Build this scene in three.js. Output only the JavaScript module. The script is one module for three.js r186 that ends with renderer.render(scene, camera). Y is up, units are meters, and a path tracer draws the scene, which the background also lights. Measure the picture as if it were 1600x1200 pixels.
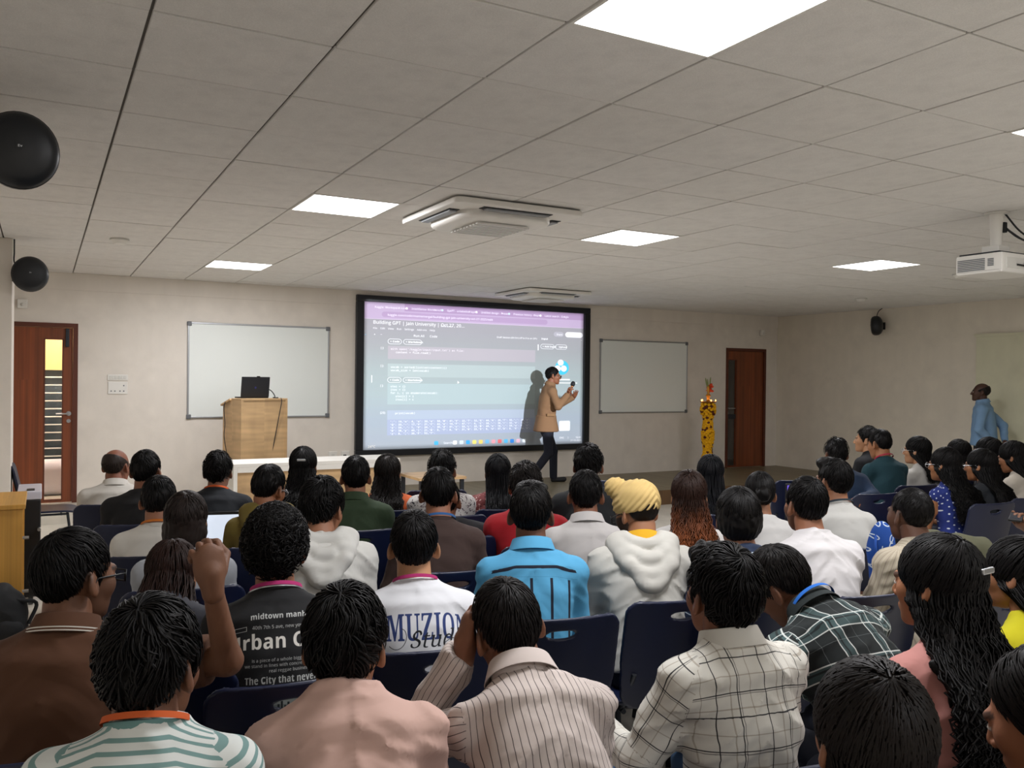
import * as THREE from 'three';
import { RectAreaLightUniformsLib } from 'three/addons/lights/RectAreaLightUniformsLib.js';
import { RoundedBoxGeometry } from 'three/addons/geometries/RoundedBoxGeometry.js';
import { ImprovedNoise } from 'three/addons/math/ImprovedNoise.js';
import { mergeGeometries } from 'three/addons/utils/BufferGeometryUtils.js';

/* ---------- camera, renderer, exposure ---------- */
const scene = new THREE.Scene();
scene.background = new THREE.Color(0x000000);
const camera = new THREE.PerspectiveCamera(48.4, 4 / 3, 0.05, 60);
camera.position.set(-0.298, 1.66, 2.973);
camera.rotation.order = 'YXZ';
camera.rotation.set(-0.00488, -0.502645, 0.01132);
const renderer = new THREE.WebGLRenderer({ antialias: true });
renderer.toneMapping = THREE.LinearToneMapping;
renderer.toneMappingExposure = 2.8;
renderer.shadowMap.enabled = true;
RectAreaLightUniformsLib.init();
const PANEL_POWER = 15;         // ceiling panels, RectAreaLight intensity
const PANEL_GLOW = 2.2;         // what the eye sees of the diffuser
const PROJECTOR_POWER = 70;

/* ---------- room measures (metres) ---------- */
const CEIL = 2.83, XL = -1.3, XR = 11.15, ZB = -8.08, ZF = 7.2, STAGE = 0.19, STAGE_Z = -6.14;

/* ---------- helpers ---------- */
function rng(seed) { let s = seed >>> 0; return () => { s = (s + 0x6D2B79F5) | 0; let t = Math.imul(s ^ (s >>> 15), 1 | s); t = (t + Math.imul(t ^ (t >>> 7), 61 | t)) ^ t; return ((t ^ (t >>> 14)) >>> 0) / 4294967296; }; }
const perlin = new ImprovedNoise();
const noise = (x, y, z) => perlin.noise(x + 100.3, y + 57.7, z + 31.1);
const V = (x, y, z) => new THREE.Vector3(x, y, z);
const lerp = (a, b, t) => a + (b - a) * t, clamp = (x, a, b) => Math.min(b, Math.max(a, x)), rad = d => d * Math.PI / 180;
const used = {};
function numbered(name) { const n = used[name] = (used[name] ?? -1) + 1; return n ? `${name}_${String(n).padStart(3, '0')}` : name; }
function std(color, roughness = 0.8, extra = {}) { return new THREE.MeshStandardMaterial({ color, roughness, ...extra }); }
function part(name, geo, mat, parent) { const m = new THREE.Mesh(geo, mat); m.name = name; m.castShadow = m.receiveShadow = true; parent.add(m); return m; }
function thing(name, label, category, pos = [0, 0, 0], turn = 0, group) {
  const o = new THREE.Group(); o.name = numbered(name); o.position.set(...pos); o.rotation.y = turn; o.userData = { label, category }; if (group) o.userData.group = group; scene.add(o); return o;
}
function single(name, geo, mat, label, category, group) { const m = part(numbered(name), geo, mat, scene); m.userData = { label, category }; if (group) m.userData.group = group; return m; }
function struct(name, geo, mat, label) { const m = part(name, geo, mat, scene); m.userData = { kind: 'structure' }; if (label) m.userData.label = label; return m; }
function box(x0, x1, y0, y1, z0, z1) { const g = new THREE.BoxGeometry(x1 - x0, y1 - y0, z1 - z0); g.translate((x0 + x1) / 2, (y0 + y1) / 2, (z0 + z1) / 2); return g; }
function rbox(x0, x1, y0, y1, z0, z1, r = 0.005, seg = 2) { const g = new RoundedBoxGeometry(x1 - x0, y1 - y0, z1 - z0, seg, r); g.translate((x0 + x1) / 2, (y0 + y1) / 2, (z0 + z1) / 2); return g; }
function tube(pts, r, seg = 24, rs = 8) { return new THREE.TubeGeometry(new THREE.CatmullRomCurve3(pts.map(p => V(...p))), seg, r, rs, false); }
function rod(a, b, r, rb = r, seg = 10) {
  const A = V(...a), B = V(...b), g = new THREE.CylinderGeometry(rb, r, A.distanceTo(B), seg);
  g.applyQuaternion(new THREE.Quaternion().setFromUnitVectors(V(0, 1, 0), B.clone().sub(A).normalize())); g.translate((A.x + B.x) / 2, (A.y + B.y) / 2, (A.z + B.z) / 2); return g;
}
const merge = list => mergeGeometries(list.map(g => { const h = g.index ? g.toNonIndexed() : g; for (const k of Object.keys(h.attributes)) if (!['position', 'normal', 'uv'].includes(k)) h.deleteAttribute(k); return h; }));
function canvasTex(w, h, draw, repeat) {
  const c = document.createElement('canvas'); c.width = w; c.height = h; const g = c.getContext('2d'); draw(g, w, h);
  const t = new THREE.CanvasTexture(c); t.colorSpace = THREE.SRGBColorSpace; t.magFilter = THREE.LinearFilter; t.wrapS = t.wrapT = THREE.RepeatWrapping; if (repeat) t.repeat.set(...repeat); return t;
}
function dataTex(n, m, fn, srgb = true) {
  const d = new Uint8Array(n * m * 4); for (let j = 0; j < m; j++) for (let i = 0; i < n; i++) { const c = fn(i / n, j / m, i, j); for (let k = 0; k < 3; k++) d[(j * n + i) * 4 + k] = clamp(c[k], 0, 255); d[(j * n + i) * 4 + 3] = 255; }
  const t = new THREE.DataTexture(d, n, m); if (srgb) t.colorSpace = THREE.SRGBColorSpace; t.magFilter = THREE.LinearFilter; t.wrapS = t.wrapT = THREE.RepeatWrapping; t.needsUpdate = true; return t;
}
// box-mapped uv in metres, so that patterns keep their real size
function metricUV(g) {
  const h = g.index ? g.toNonIndexed() : g, p = h.attributes.position, n = h.attributes.normal, uv = new Float32Array(p.count * 2);
  for (let i = 0; i < p.count; i++) { const ax = Math.abs(n.getX(i)), ay = Math.abs(n.getY(i)), az = Math.abs(n.getZ(i)); const [a, b] = ay > ax && ay > az ? [p.getX(i), p.getZ(i)] : ax > az ? [p.getZ(i), p.getY(i)] : [p.getX(i), p.getY(i)]; uv[2 * i] = a; uv[2 * i + 1] = b; }
  h.setAttribute('uv', new THREE.BufferAttribute(uv, 2)); return h;
}
function tiled(tex, sx, sy = sx) { const t = tex.clone(); t.repeat.set(1 / sx, 1 / sy); t.needsUpdate = true; return t; }

/* ---------- surface textures ---------- */
const fbm = (u, v, f, o = 4) => { let s = 0, a = 0.5; for (let k = 0; k < o; k++) { const w = f << k; s += a * noiseTile(u * w, v * w, w, k); a *= 0.5; } return s; };
function noiseTile(x, y, w, k) { const A = 2 * Math.PI, r = w / A; return noise(Math.cos(x / w * A) * r + k * 9, Math.sin(x / w * A) * r, Math.cos(y / w * A) * r + Math.sin(y / w * A) * r * 0.7); }
const woodTex = (r, g, b, amp) => dataTex(256, 256, (u, v) => { const n = fbm(u, v, 4, 2) * 0.6 + noiseTile(u * 48, v * 2, 48, 3) * 0.6 + noiseTile(u * 12, v * 1, 12, 7) * 0.7; const k = 1 + amp * n; return [r * k, g * k, b * k]; });
const doorWood = woodTex(128, 66, 34, 0.22), lightWood = woodTex(200, 166, 122, 0.16), yellowWood = woodTex(196, 146, 66, 0.1);
const paintTex = dataTex(256, 256, (u, v) => { const n = 247 + fbm(u, v, 6, 4) * 14; return [n, n, n]; });
const tileTex = dataTex(256, 256, (u, v, i, j) => { const n = 244 + fbm(u, v, 8, 3) * 12 + ((Math.imul(i * 73856093 ^ j * 19349663, 2654435761) >>> 28) - 8) * 0.9; return [n, n, n]; });
const floorTex = dataTex(256, 256, (u, v) => { const n = 238 + fbm(u, v, 4, 4) * 22; return [n, n - 2, n - 6]; });

const M = {
  wall: std('#f0e9df', 0.85, { map: tiled(paintTex, 1.3) }),
  wallRight: std('#ece4d4', 0.85, { map: tiled(paintTex, 1.3) }),
  panel: std('#e2e0c4', 0.8, { map: tiled(paintTex, 1.3) }),
  tile: std('#f2f0ec', 0.95, { map: tiled(tileTex, 0.6) }),
  grid: std('#6a665f', 0.9),
  floor: std('#ece8df', 0.2, { map: tiled(floorTex, 0.9) }),
  stage: std('#8a8069', 0.4, { map: tiled(woodTex(230, 226, 216, 0.12), 1.2) }),
  riser: std('#6d5238', 0.5, { map: tiled(woodTex(230, 226, 216, 0.16), 0.8) }),
  door: std('#ffffff', 0.42, { map: tiled(doorWood, 0.5, 1.6) }), doorFrame: std('#5a2a17', 0.5),
  lightWood: std('#ffffff', 0.5, { map: (() => { const t = tiled(lightWood, 1.6, 0.4); t.rotation = Math.PI / 2; return t; })() }),
  yellowWood: std('#ffffff', 0.5, { map: tiled(yellowWood, 0.5, 1.4) }),
  white: std('#eceae4', 0.5), offwhite: std('#dcdbd5', 0.45), black: std('#0d0e11', 0.5), darkPlastic: std('#11161c', 0.42),
  frameNavy: std('#0a0f18', 0.35), steel: std('#b9bcc0', 0.3, { metalness: 0.9 }), darkSteel: std('#3b3e44', 0.4, { metalness: 0.7 }), brass: std('#c08a3a', 0.35, { metalness: 0.85 }),
  board: std('#eef4f1', 0.34), aluminium: std('#a9acb0', 0.35, { metalness: 0.8 }), greyPlastic: std('#6c7075', 0.5),
  chair: std('#0e1734', 0.38), cable: std('#15181d', 0.6),
};

/* ---------- the setting ---------- */
struct('floor', metricUV(box(XL, XR, -0.1, 0, ZB, ZF)), M.floor);
// back wall in pieces round the two door openings
const DL = [-0.86, 0.06], DR = [9.95, 10.88], DTOP = 2.25, DBOT = STAGE;
struct('wall_back', metricUV(merge([box(XL, DL[0], 0, CEIL + 0.1, ZB - 0.2, ZB), box(DL[0], DL[1], DTOP, CEIL + 0.1, ZB - 0.2, ZB), box(DL[0], DL[1], 0, DBOT, ZB - 0.2, ZB), box(DL[1], DR[0], 0, CEIL + 0.1, ZB - 0.2, ZB), box(DR[0], DR[1], DTOP, CEIL + 0.1, ZB - 0.2, ZB), box(DR[0], DR[1], 0, DBOT, ZB - 0.2, ZB), box(DR[1], XR, 0, CEIL + 0.1, ZB - 0.2, ZB)])), M.wall);
struct('trim_1', metricUV(box(XL, XR, 2.635, CEIL, ZB, ZB + 0.018)), M.wall);
struct('wall_right', metricUV(merge([box(XR, XR + 0.2, 0, CEIL + 0.1, ZB - 0.2, ZF)])), M.wallRight);
struct('wall_left', metricUV(box(XL - 0.2, XL, 0, CEIL + 0.1, ZB - 0.2, ZF)), M.wall);
struct('wall_rear', metricUV(box(XL - 0.2, XR + 0.2, 0, CEIL + 0.1, ZF, ZF + 0.2)), M.wall);
struct('wall_pillar', metricUV(rbox(XL, -0.53, 0, CEIL, -6.15, -5.55, 0.008)), M.wall);
struct('wall_pillar_001', metricUV(rbox(XL, -0.53, 0, CEIL, -1.55, -0.95, 0.008)), M.wall);
struct('trim_2', metricUV(merge([box(XR - 0.035, XR, 0, 2.33, -4.36, -0.2), box(XR - 0.05, XR, 2.33, 2.37, -4.38, -0.18)])), M.panel, 'pale green partition panel on the right wall');
struct('floor_stage', metricUV(merge([box(0.95, XR, 0, STAGE, ZB, STAGE_Z)])), M.stage, 'low wooden stage along the front wall');
struct('floor_stage_riser', metricUV(box(0.93, XR, 0, STAGE + 0.004, STAGE_Z, STAGE_Z + 0.02)), M.riser);
struct('floor_step', metricUV(box(XL, 0.93, 0, STAGE, ZB, -7.75)), M.floor, 'pale step below the left door');

// suspended ceiling: dark recessed grid, tiles proud of it
const ceiling = struct('ceiling', box(XL - 0.2, XR + 0.2, CEIL + 0.012, CEIL + 0.11, ZB - 0.2, ZF), M.grid);
const P = 0.6, LAMPS = [[2, -2], [2, 4], [2, 10], [6, -2], [6, 4], [11, 4], [2, -8], [6, -8]];
const isLamp = (i, j) => LAMPS.some(l => l[0] === i && l[1] === j);
const inAC = (i, j) => false;
{
  const rnd = rng(11), half = 0.2945, pieces = [];
  const geoms = [0, 1, 2].map(k => metricUV(rbox(-half, half, 0, 0.016, -half, half, 0.004, 1)));
  const mats = [0, 1, 2].map(k => { const m = M.tile.clone(); m.color.offsetHSL(0, 0, (k - 1) * 0.008); return m; });
  for (let i = -3; i <= 18; i++) for (let j = -12; j <= 13; j++) {
    if (isLamp(i, j)) continue;
    const x = (i + 0.5) * P, z = -(j + 0.5) * P; let x0 = x - half, x1 = x + half, z0 = z - half, z1 = z + half;
    if (x1 < XL + 0.05 || x0 > XR - 0.05 || z0 > ZF - 0.05 || z1 < ZB + 0.05) continue;
    x0 = Math.max(x0, XL + 0.002); x1 = Math.min(x1, XR - 0.002); z0 = Math.max(z0, ZB + 0.02); z1 = Math.min(z1, ZF - 0.002);
    const full = x1 - x0 > 0.58 && z1 - z0 > 0.58; const dx = x + 0.3, dz = z - 2.97, fwd = dx * Math.sin(0.5026) - dz * Math.cos(0.5026), side = dx * Math.cos(0.5026) + dz * Math.sin(0.5026);
    const seen = fwd > 1.2 && Math.abs(side) < fwd * 0.72 + 0.4;
    pieces.push({ i, j, x, z, x0, x1, z0, z1, full, seen, dist: fwd > 0 ? fwd : 50 });
  }
  const order = pieces.filter(p => p.seen).sort((a, b) => a.dist - b.dist); const keep = new Set(order.slice(0, 298)); const rest = [];
  for (const p of pieces) {
    const k = Math.floor(rnd() * 3), dy = CEIL + (rnd() - 0.5) * 0.003;
    if (keep.has(p)) { const m = part('tile', p.full ? geoms[k] : metricUV(box(p.x0 - p.x, p.x1 - p.x, 0, 0.016, p.z0 - p.z, p.z1 - p.z)), mats[k], ceiling); m.position.set(p.x, dy, p.z); if (p.full) { m.rotation.x = (rnd() - 0.5) * 0.004; m.rotation.z = (rnd() - 0.5) * 0.004; } }
    else rest.push(box(p.x0, p.x1, CEIL, CEIL + 0.016, p.z0, p.z1));
  }
  const r = part('tile_field', metricUV(merge(rest)), M.tile, ceiling); r.userData.kind = 'stuff';
}

/* ---------- ceiling panels: glowing diffuser and an area light just below ---------- */
const glow = std('#ffffff', 0.6, { emissive: '#ffffff', emissiveIntensity: PANEL_GLOW });
const lampLabels = { '2,-2': 'large square light panel at the top edge, nearest the camera', '2,4': 'square light panel left of the large air conditioner', '2,10': 'small-looking light panel farthest away, above the left whiteboard', '6,-2': 'light panel cut off by the right edge above the projector', '6,4': 'square light panel right of the large air conditioner', '11,4': 'square light panel between the projector and the right wall', '2,-8': 'light panel behind the camera on the left', '6,-8': 'light panel behind the camera in the middle', '11,-8': 'light panel behind the camera on the right' };
for (const [i, j] of LAMPS) {
  const x = (i + 0.5) * P, z = -(j + 0.5) * P;
  const t = thing('ceiling_light', lampLabels[`${i},${j}`], 'ceiling light', [x, CEIL, z], 0, 'square ceiling light panels');
  part('light_frame', merge([box(-0.297, 0.297, -0.004, 0.01, -0.297, -0.285), box(-0.297, 0.297, -0.004, 0.01, 0.285, 0.297), box(-0.297, -0.285, -0.004, 0.01, -0.285, 0.285), box(0.285, 0.297, -0.004, 0.01, -0.285, 0.285)]), M.white, t);
  part('light_diffuser', box(-0.285, 0.285, -0.002, 0.008, -0.285, 0.285), glow, t);
  const l = new THREE.RectAreaLight('#faf9fc', PANEL_POWER, 0.56, 0.56); l.position.set(0, -0.012, 0); l.rotation.x = -Math.PI / 2; t.add(l);
}

/* ---------- doors and what lies behind them ---------- */
const glassPane = new THREE.MeshPhysicalMaterial({ color: '#ffffff', roughness: 0.05, transmission: 1, thickness: 0, ior: 1.45 });
function makeDoor(name, label, x0, x1, gx0, gx1, gy0, gy1, handleX, hingeRight) {
  const d = new THREE.Group(); d.name = name; d.userData = { kind: 'structure', label }; scene.add(d);
  const z = ZB, f = 0.05;
  part('door_frame', merge([box(x0, x0 + f, DBOT, DTOP, z - 0.12, z + 0.012), box(x1 - f, x1, DBOT, DTOP, z - 0.12, z + 0.012), box(x0 + f, x1 - f, DTOP - f, DTOP, z - 0.12, z + 0.012)]), M.doorFrame, d);
  const a = x0 + f + 0.003, b = x1 - f - 0.003, t = DTOP - f - 0.003, y0 = DBOT + 0.008;
  part('door_leaf', metricUV(merge([box(a, gx0, y0, t, z - 0.05, z - 0.012), box(gx1, b, y0, t, z - 0.05, z - 0.012), box(gx0, gx1, y0, gy0, z - 0.05, z - 0.012), box(gx0, gx1, gy1, t, z - 0.05, z - 0.012)])), M.door, d);
  part('glazing_bead', merge([box(gx0 - 0.012, gx0, gy0 - 0.012, gy1 + 0.012, z - 0.014, z - 0.006), box(gx1, gx1 + 0.012, gy0 - 0.012, gy1 + 0.012, z - 0.014, z - 0.006), box(gx0, gx1, gy0 - 0.012, gy0, z - 0.014, z - 0.006), box(gx0, gx1, gy1, gy1 + 0.012, z - 0.014, z - 0.006)]), M.doorFrame, d);
  part('glass_pane', box(gx0, gx1, gy0, gy1, z - 0.034, z - 0.03), glassPane, d);
  const h = part('door_handle', merge([rod([handleX, 1.215, z - 0.01], [handleX, 1.215, z + 0.045], 0.011), rod([handleX, 1.215, z + 0.045], [handleX - 0.13 * hingeRight, 1.212, z + 0.045], 0.009), new THREE.CylinderGeometry(0.026, 0.026, 0.012, 16).rotateX(Math.PI / 2).translate(handleX, 1.215, z - 0.006), new THREE.CylinderGeometry(0.022, 0.022, 0.012, 16).rotateX(Math.PI / 2).translate(handleX, 1.13, z - 0.006)]), M.steel, d);
  h.userData.label = 'steel lever handle with a keyhole rose';
  return d;
}
const doorLeft = makeDoor('door_1', 'brown wooden door with a narrow glass strip, left of the white switch plates', DL[0], DL[1], -0.27, -0.1, 0.235, 2.06, -0.03, 1);
part('door_closer', rbox(-0.068, -0.03, 1.98, 2.19, ZB - 0.012, ZB + 0.02, 0.005), M.darkSteel, doorLeft);
const doorRight = makeDoor('door_2', 'dark brown wooden door beside the garlanded lamp, with a narrow glass strip', DR[0], DR[1], 10.02, 10.2, 0.23, 2.04, 10.0, -1);
part('glass_rail', box(10.02, 10.2, 1.03, 1.11, ZB - 0.045, ZB - 0.018), M.darkSteel, doorRight);
// corridor behind both doors
struct('wall_corridor', merge([box(XL, 2.2, 1.72, 3, -9.65, -9.55)]), std('#e2b878', 0.8));
struct('wall_corridor_001', merge([box(XL, 2.2, 0, 1.72, -9.75, -9.65)]), std('#2f3a42', 0.7));
struct('wall_corridor_002', merge([box(XL - 0.1, XL, 0, 3, -9.65, ZB - 0.2), box(2.2, 2.3, 0, 3, -9.65, ZB - 0.2)]), M.wall);
struct('floor_corridor', box(XL, 2.2, 0, DBOT, -9.65, ZB - 0.2), M.floor);
struct('ceiling_corridor', box(XL, 2.2, 3, 3.1, -9.65, ZB - 0.2), M.wall);
struct('wall_corridor_003', merge([box(9.2, 11.3, 0, 3, -9.6, -9.5), box(9.1, 9.2, 0, 3, -9.5, ZB - 0.2), box(11.3, 11.4, 0, 3, -9.5, ZB - 0.2), box(9.2, 11.3, 3, 3.1, -9.5, ZB - 0.2), box(9.2, 11.3, 0, DBOT, -9.5, ZB - 0.2)]), M.wall);
{
  const g = thing('window_grille', 'white horizontal bar grille seen through the left door glass', 'grille', [-0.2, 0, -9.3]);
  part('post', merge([box(-0.55, -0.52, DBOT, 1.72, -0.02, 0.02), box(0.62, 0.65, DBOT, 1.72, -0.02, 0.02)]), M.white, g);
  for (let k = 0; k < 12; k++) part('bar', rbox(-0.52, 0.62, 0.52 + k * 0.1, 0.535 + k * 0.1, -0.012, 0.012, 0.004, 1), M.white, g);
  single('storage_sack', rbox(-0.6, 0.25, DBOT, 0.62, -9.1, -8.75, 0.12, 4), std('#d5d3de', 0.8), 'pale wrapped bundle seen low through the left door glass', 'bundle');
  const c = thing('corridor_light', 'round corridor lamp behind the left door', 'lamp', [0, 2.98, -8.9]);
  part('lamp_bowl', new THREE.CylinderGeometry(0.13, 0.11, 0.05, 24), std('#ffffff', 0.6, { emissive: '#fff0d8', emissiveIntensity: 1.2 }), c);
  const l = new THREE.PointLight('#fff8ee', 3, 0, 2); l.position.set(0, -0.1, 0); l.castShadow = true; l.shadow.radius = 4; c.add(l);
}
/* ---------- wall fittings ---------- */
{
  const s = thing('switch_plate', 'double white switch plate on the wall right of the left door', 'switch', [0.48, 0, ZB]);
  part('upper_plate', rbox(-0.11, 0.11, 1.6, 1.67, 0, 0.012, 0.004), M.white, s);
  const lo = part('lower_plate', rbox(-0.105, 0.105, 1.44, 1.585, 0, 0.012, 0.004), M.white, s);
  for (const [x, y] of [[-0.07, 1.475], [-0.03, 1.475], [0.025, 1.475], [0.065, 1.475], [0.065, 1.54]]) part('socket_hole', new THREE.CylinderGeometry(0.008, 0.008, 0.004, 10).rotateX(Math.PI / 2).translate(x, y, 0.013), M.greyPlastic, lo);
  for (let k = 0; k < 6; k++) part('rocker', rbox(-0.095 + k * 0.032, -0.067 + k * 0.032, 1.615, 1.655, 0.011, 0.017, 0.002, 1), M.offwhite, s);
  for (const [x, lb] of [[3.08, 'blank white socket plate low on the wall, left of the screen'], [3.25, 'socket plate with a black plug beside the screen corner']]) {
    const t = thing('wall_socket', lb, 'socket', [x, 0.64, ZB], 0, 'wall sockets by the screen');
    part('plate', rbox(-0.055, 0.055, -0.045, 0.045, 0, 0.014, 0.004), M.white, t);
    if (x > 3.1) { part('plug', rbox(-0.03, 0.005, -0.04, 0, 0.012, 0.05, 0.006), M.black, t); part('plug_cord', tube([[-0.012, -0.03, 0.04], [-0.015, -0.09, 0.05], [0.03, -0.16, 0.04], [0.06, -0.3, 0.03]], 0.004), M.cable, t); }
    else part('socket_hole', rbox(-0.02, 0.02, -0.012, 0.012, 0.013, 0.016, 0.001, 1), M.offwhite, t);
  }
  const b = thing('sensor_box', 'small white box high on the wall above the right door', 'sensor', [10.75, 2.53, ZB]);
  part('housing', rbox(-0.04, 0.04, -0.05, 0.05, 0.016, 0.06, 0.008), M.white, b); part('lens', new THREE.SphereGeometry(0.02, 12, 8).translate(0, -0.01, 0.06), M.offwhite, b);
  const b2 = thing('sensor_box', 'small white box on the wall above the left door, below the ceiling speaker', 'sensor', [-0.5, 2.45, ZB]);
  part('housing', rbox(-0.05, 0.05, -0.05, 0.05, 0.0, 0.05, 0.008), M.white, b2); part('lens', new THREE.SphereGeometry(0.02, 12, 8).translate(0, -0.01, 0.05), M.offwhite, b2);
}
/* ---------- whiteboards ---------- */
function whiteboard(x0, x1, y0, y1, label) {
  const t = thing('whiteboard', label, 'whiteboard', [(x0 + x1) / 2, (y0 + y1) / 2, ZB], 0, 'wall whiteboards'); const w = (x1 - x0) / 2, h = (y1 - y0) / 2;
  part('board_surface', box(-w + 0.012, w - 0.012, -h + 0.012, h - 0.012, 0.004, 0.016), M.board, t);
  const f = part('board_frame', merge([rbox(-w, w, h - 0.02, h, 0.002, 0.024, 0.005), rbox(-w, w, -h, -h + 0.02, 0.002, 0.024, 0.005), rbox(-w, -w + 0.02, -h, h, 0.002, 0.024, 0.005), rbox(w - 0.02, w, -h, h, 0.002, 0.024, 0.005)]), M.aluminium, t);
  for (const sx of [-1, 1]) for (const sy of [-1, 1]) part('corner_cap', rbox(sx * w - 0.028, sx * w + 0.028, sy * h - 0.028, sy * h + 0.028, 0.001, 0.028, 0.01).translate(-sx * 0.02, -sy * 0.02, 0), M.greyPlastic, f);
}
whiteboard(1.25, 3.015, 1.145, 2.322, 'blank whiteboard on the wall behind the wooden lectern');
whiteboard(7.333, 9.09, 1.152, 2.312, 'blank whiteboard between the big screen and the garlanded lamp');

/* ---------- projection screen ---------- */
{
  const t = thing('projection_screen', 'huge black-framed screen showing a notebook window of code', 'screen', [5.24, 1.692, ZB]);
  const W = 1.8715, H = 1.085, w = 1.7655, h = 0.9985;
  part('screen_frame', merge([rbox(-W, W, h, H, 0.01, 0.075, 0.008), rbox(-W, W, -H, -h, 0.01, 0.075, 0.008), rbox(-W, -w, -h, h, 0.01, 0.075, 0.008), rbox(w, W, -h, h, 0.01, 0.075, 0.008), box(-W + 0.02, W - 0.02, -H + 0.02, H - 0.02, 0.003, 0.03)]), M.frameNavy, t);
  const tex = canvasTex(2048, 1160, (g, CW, CH) => {
    g.save(); g.scale(1, 194.3 / 222); CH *= 222 / 194.3;
    const k = CW / 343, X = u => u * k, rr = (x, y, w, h, r) => { g.beginPath(); g.moveTo(x + r, y); g.arcTo(x + w, y, x + w, y + h, r); g.arcTo(x + w, y + h, x, y + h, r); g.arcTo(x, y + h, x, y, r); g.arcTo(x, y, x + w, y, r); g.closePath(); };
    const T = (s, x, y, px, col = '#ffffff', font = 'sans-serif', wgt = '') => { g.fillStyle = col; g.font = `${wgt} ${px * k}px ${font}`; g.fillText(s, X(x), X(y)); };
    // page colours of the shown picture: mauve browser bar, grey page, blue-green lower page
    const lg = g.createLinearGradient(0, 0, 0, CH); for (const [s, c] of [[0, '#aaa3b2'], [0.14, '#a5a3a8'], [0.3, '#a5a8aa'], [0.45, '#a7b3b3'], [0.62, '#a9b8b9'], [0.8, '#a6b2bc'], [1, '#a8b1ba']]) lg.addColorStop(s, c);
    g.fillStyle = lg; g.fillRect(0, 0, CW, CH);
    g.fillStyle = '#c3aecb'; g.fillRect(0, 0, CW, X(25)); g.fillStyle = '#b195ba'; g.fillRect(X(57), 0, CW, X(11.5));
    g.fillStyle = '#b79dc0'; rr(X(25), X(13.5), X(255), X(8.5), X(4)); g.fill(); g.fillStyle = '#d9c8df'; g.fillRect(0, X(24.6), CW, X(0.7));
    const tabs = ['Kaggle: Workspace notes', 'IntelliSense Workbench', 'GptPT - unlabelled layers', 'Untitled design - Present', 'Previous history - Deploy', 'Latest search - Google'];
    tabs.forEach((s, i) => { T(s, 15 + i * 52, 8.6, 4.2, '#fbf5ff'); T('×', 48 + i * 52, 8.6, 4.5, '#fbf5ff'); g.fillStyle = i % 2 ? '#f7f0fb' : '#d3e6f4'; if (i) { g.beginPath(); g.arc(X(8 + i * 52), X(7), X(1.8), 0, 7); g.fill(); } });
    T('←  ⟳', 6, 19.5, 5, '#f2e8f6'); T('kaggle.com/code/mamemergal/building-gpt-jain-university-oct-27-2025/edit', 33, 19.6, 4.6, '#fbf5ff'); T('▭   ★   ◐      ▢    ↓   ⋮', 290, 19.6, 5, '#ffffff');
    T('Building GPT | Jain University | Oct 27, 20...', 13, 32.5, 6.8, '#ffffff', 'sans-serif', '500'); T('Draft saved', 110, 33, 3.4, '#f4f4f6');
    T('File    Edit    View    Run    Settings    Add-ons    Help', 13, 40.3, 3.9, '#f6f6f8'); T('+     −     ✂    ❐    ❏     ▷     ▷▷ Run All      Code ˅', 14, 50, 5, '#ffffff');
    T('● Draft Session (0h:5m) off to 0 to on GPU', 194, 47, 3.7, '#ffffff'); T('⏻   ⟳   ⋮', 243, 48, 5, '#ffffff'); T('Input', 270, 47, 4.2, '#ffffff', 'sans-serif', 'bold'); T('ˆ', 338, 50, 6, '#ffffff');
    g.fillStyle = '#b9b7bf'; rr(X(291), X(33), X(17), X(8), X(4)); g.fill(); T('⚿ Share', 293, 38.8, 4, '#ffffff'); g.fillStyle = '#ffffff'; rr(X(311), X(32.5), X(31), X(9), X(4.5)); g.fill(); T('Save Version', 315, 38.8, 4, '#d9d9de');
    const pill = (x, y, w, s) => { g.strokeStyle = '#f3f5f6'; g.lineWidth = X(0.7); rr(X(x), X(y), X(w), X(7.5), X(3.6)); g.stroke(); T(s, x + 3, y + 5.3, 4.2, '#ffffff', 'sans-serif', 'bold'); };
    pill(34, 54.5, 19, '+ Code'); pill(56, 54.5, 26, '+ Markdown'); pill(34, 113, 19, '+ Code'); pill(56, 113, 26, '+ Markdown'); pill(269, 54.5, 23, '+ Add Input'); pill(294, 54.5, 20, '⇪ Upload');
    g.fillStyle = '#ffffff'; g.fillRect(X(264), X(55), X(1.4), X(10)); g.fillRect(X(11.5), X(110), X(1), X(11));
    const cell = (y, h, c) => { g.fillStyle = c; g.fillRect(X(34), X(y), X(226), X(h)); };
    cell(65, 20, '#b7b2b8'); cell(92, 20, '#b3c1c0'); cell(122, 32, '#b0c2c3'); cell(163, 14, '#b2bfcf'); g.fillStyle = '#a9b4cd'; g.fillRect(X(34), X(177), X(226), X(24));
    T('[ ]:', 24, 70, 4, '#ffffff'); T("with open('/kaggle/input/input.txt') as file:", 38, 71, 4, '#f4eef4', 'monospace'); T('content = file.read()', 45, 76, 4, '#ffffff', 'monospace');
    T('[ ]:', 24, 97, 4, '#ffffff'); T('vocab = sorted(list(set(content)))', 38, 98.5, 4, '#ffffff', 'monospace'); T('vocab_size = len(vocab)', 38, 103.5, 4, '#ffffff', 'monospace');
    T('[ ]:', 24, 127, 4, '#ffffff'); ['stoi = {}', 'itos = {}', 'for i, c in enumerate(vocab):', '   stoi[c] = i', '   itos[i] = c'].forEach((s, i) => T(s, 38, 128 + i * 5, 4, '#ffffff', 'monospace'));
    T('[20]:', 24, 168, 4, '#ffffff'); T('print(vocab)', 45, 169, 4, '#ffffff', 'monospace');
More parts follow.
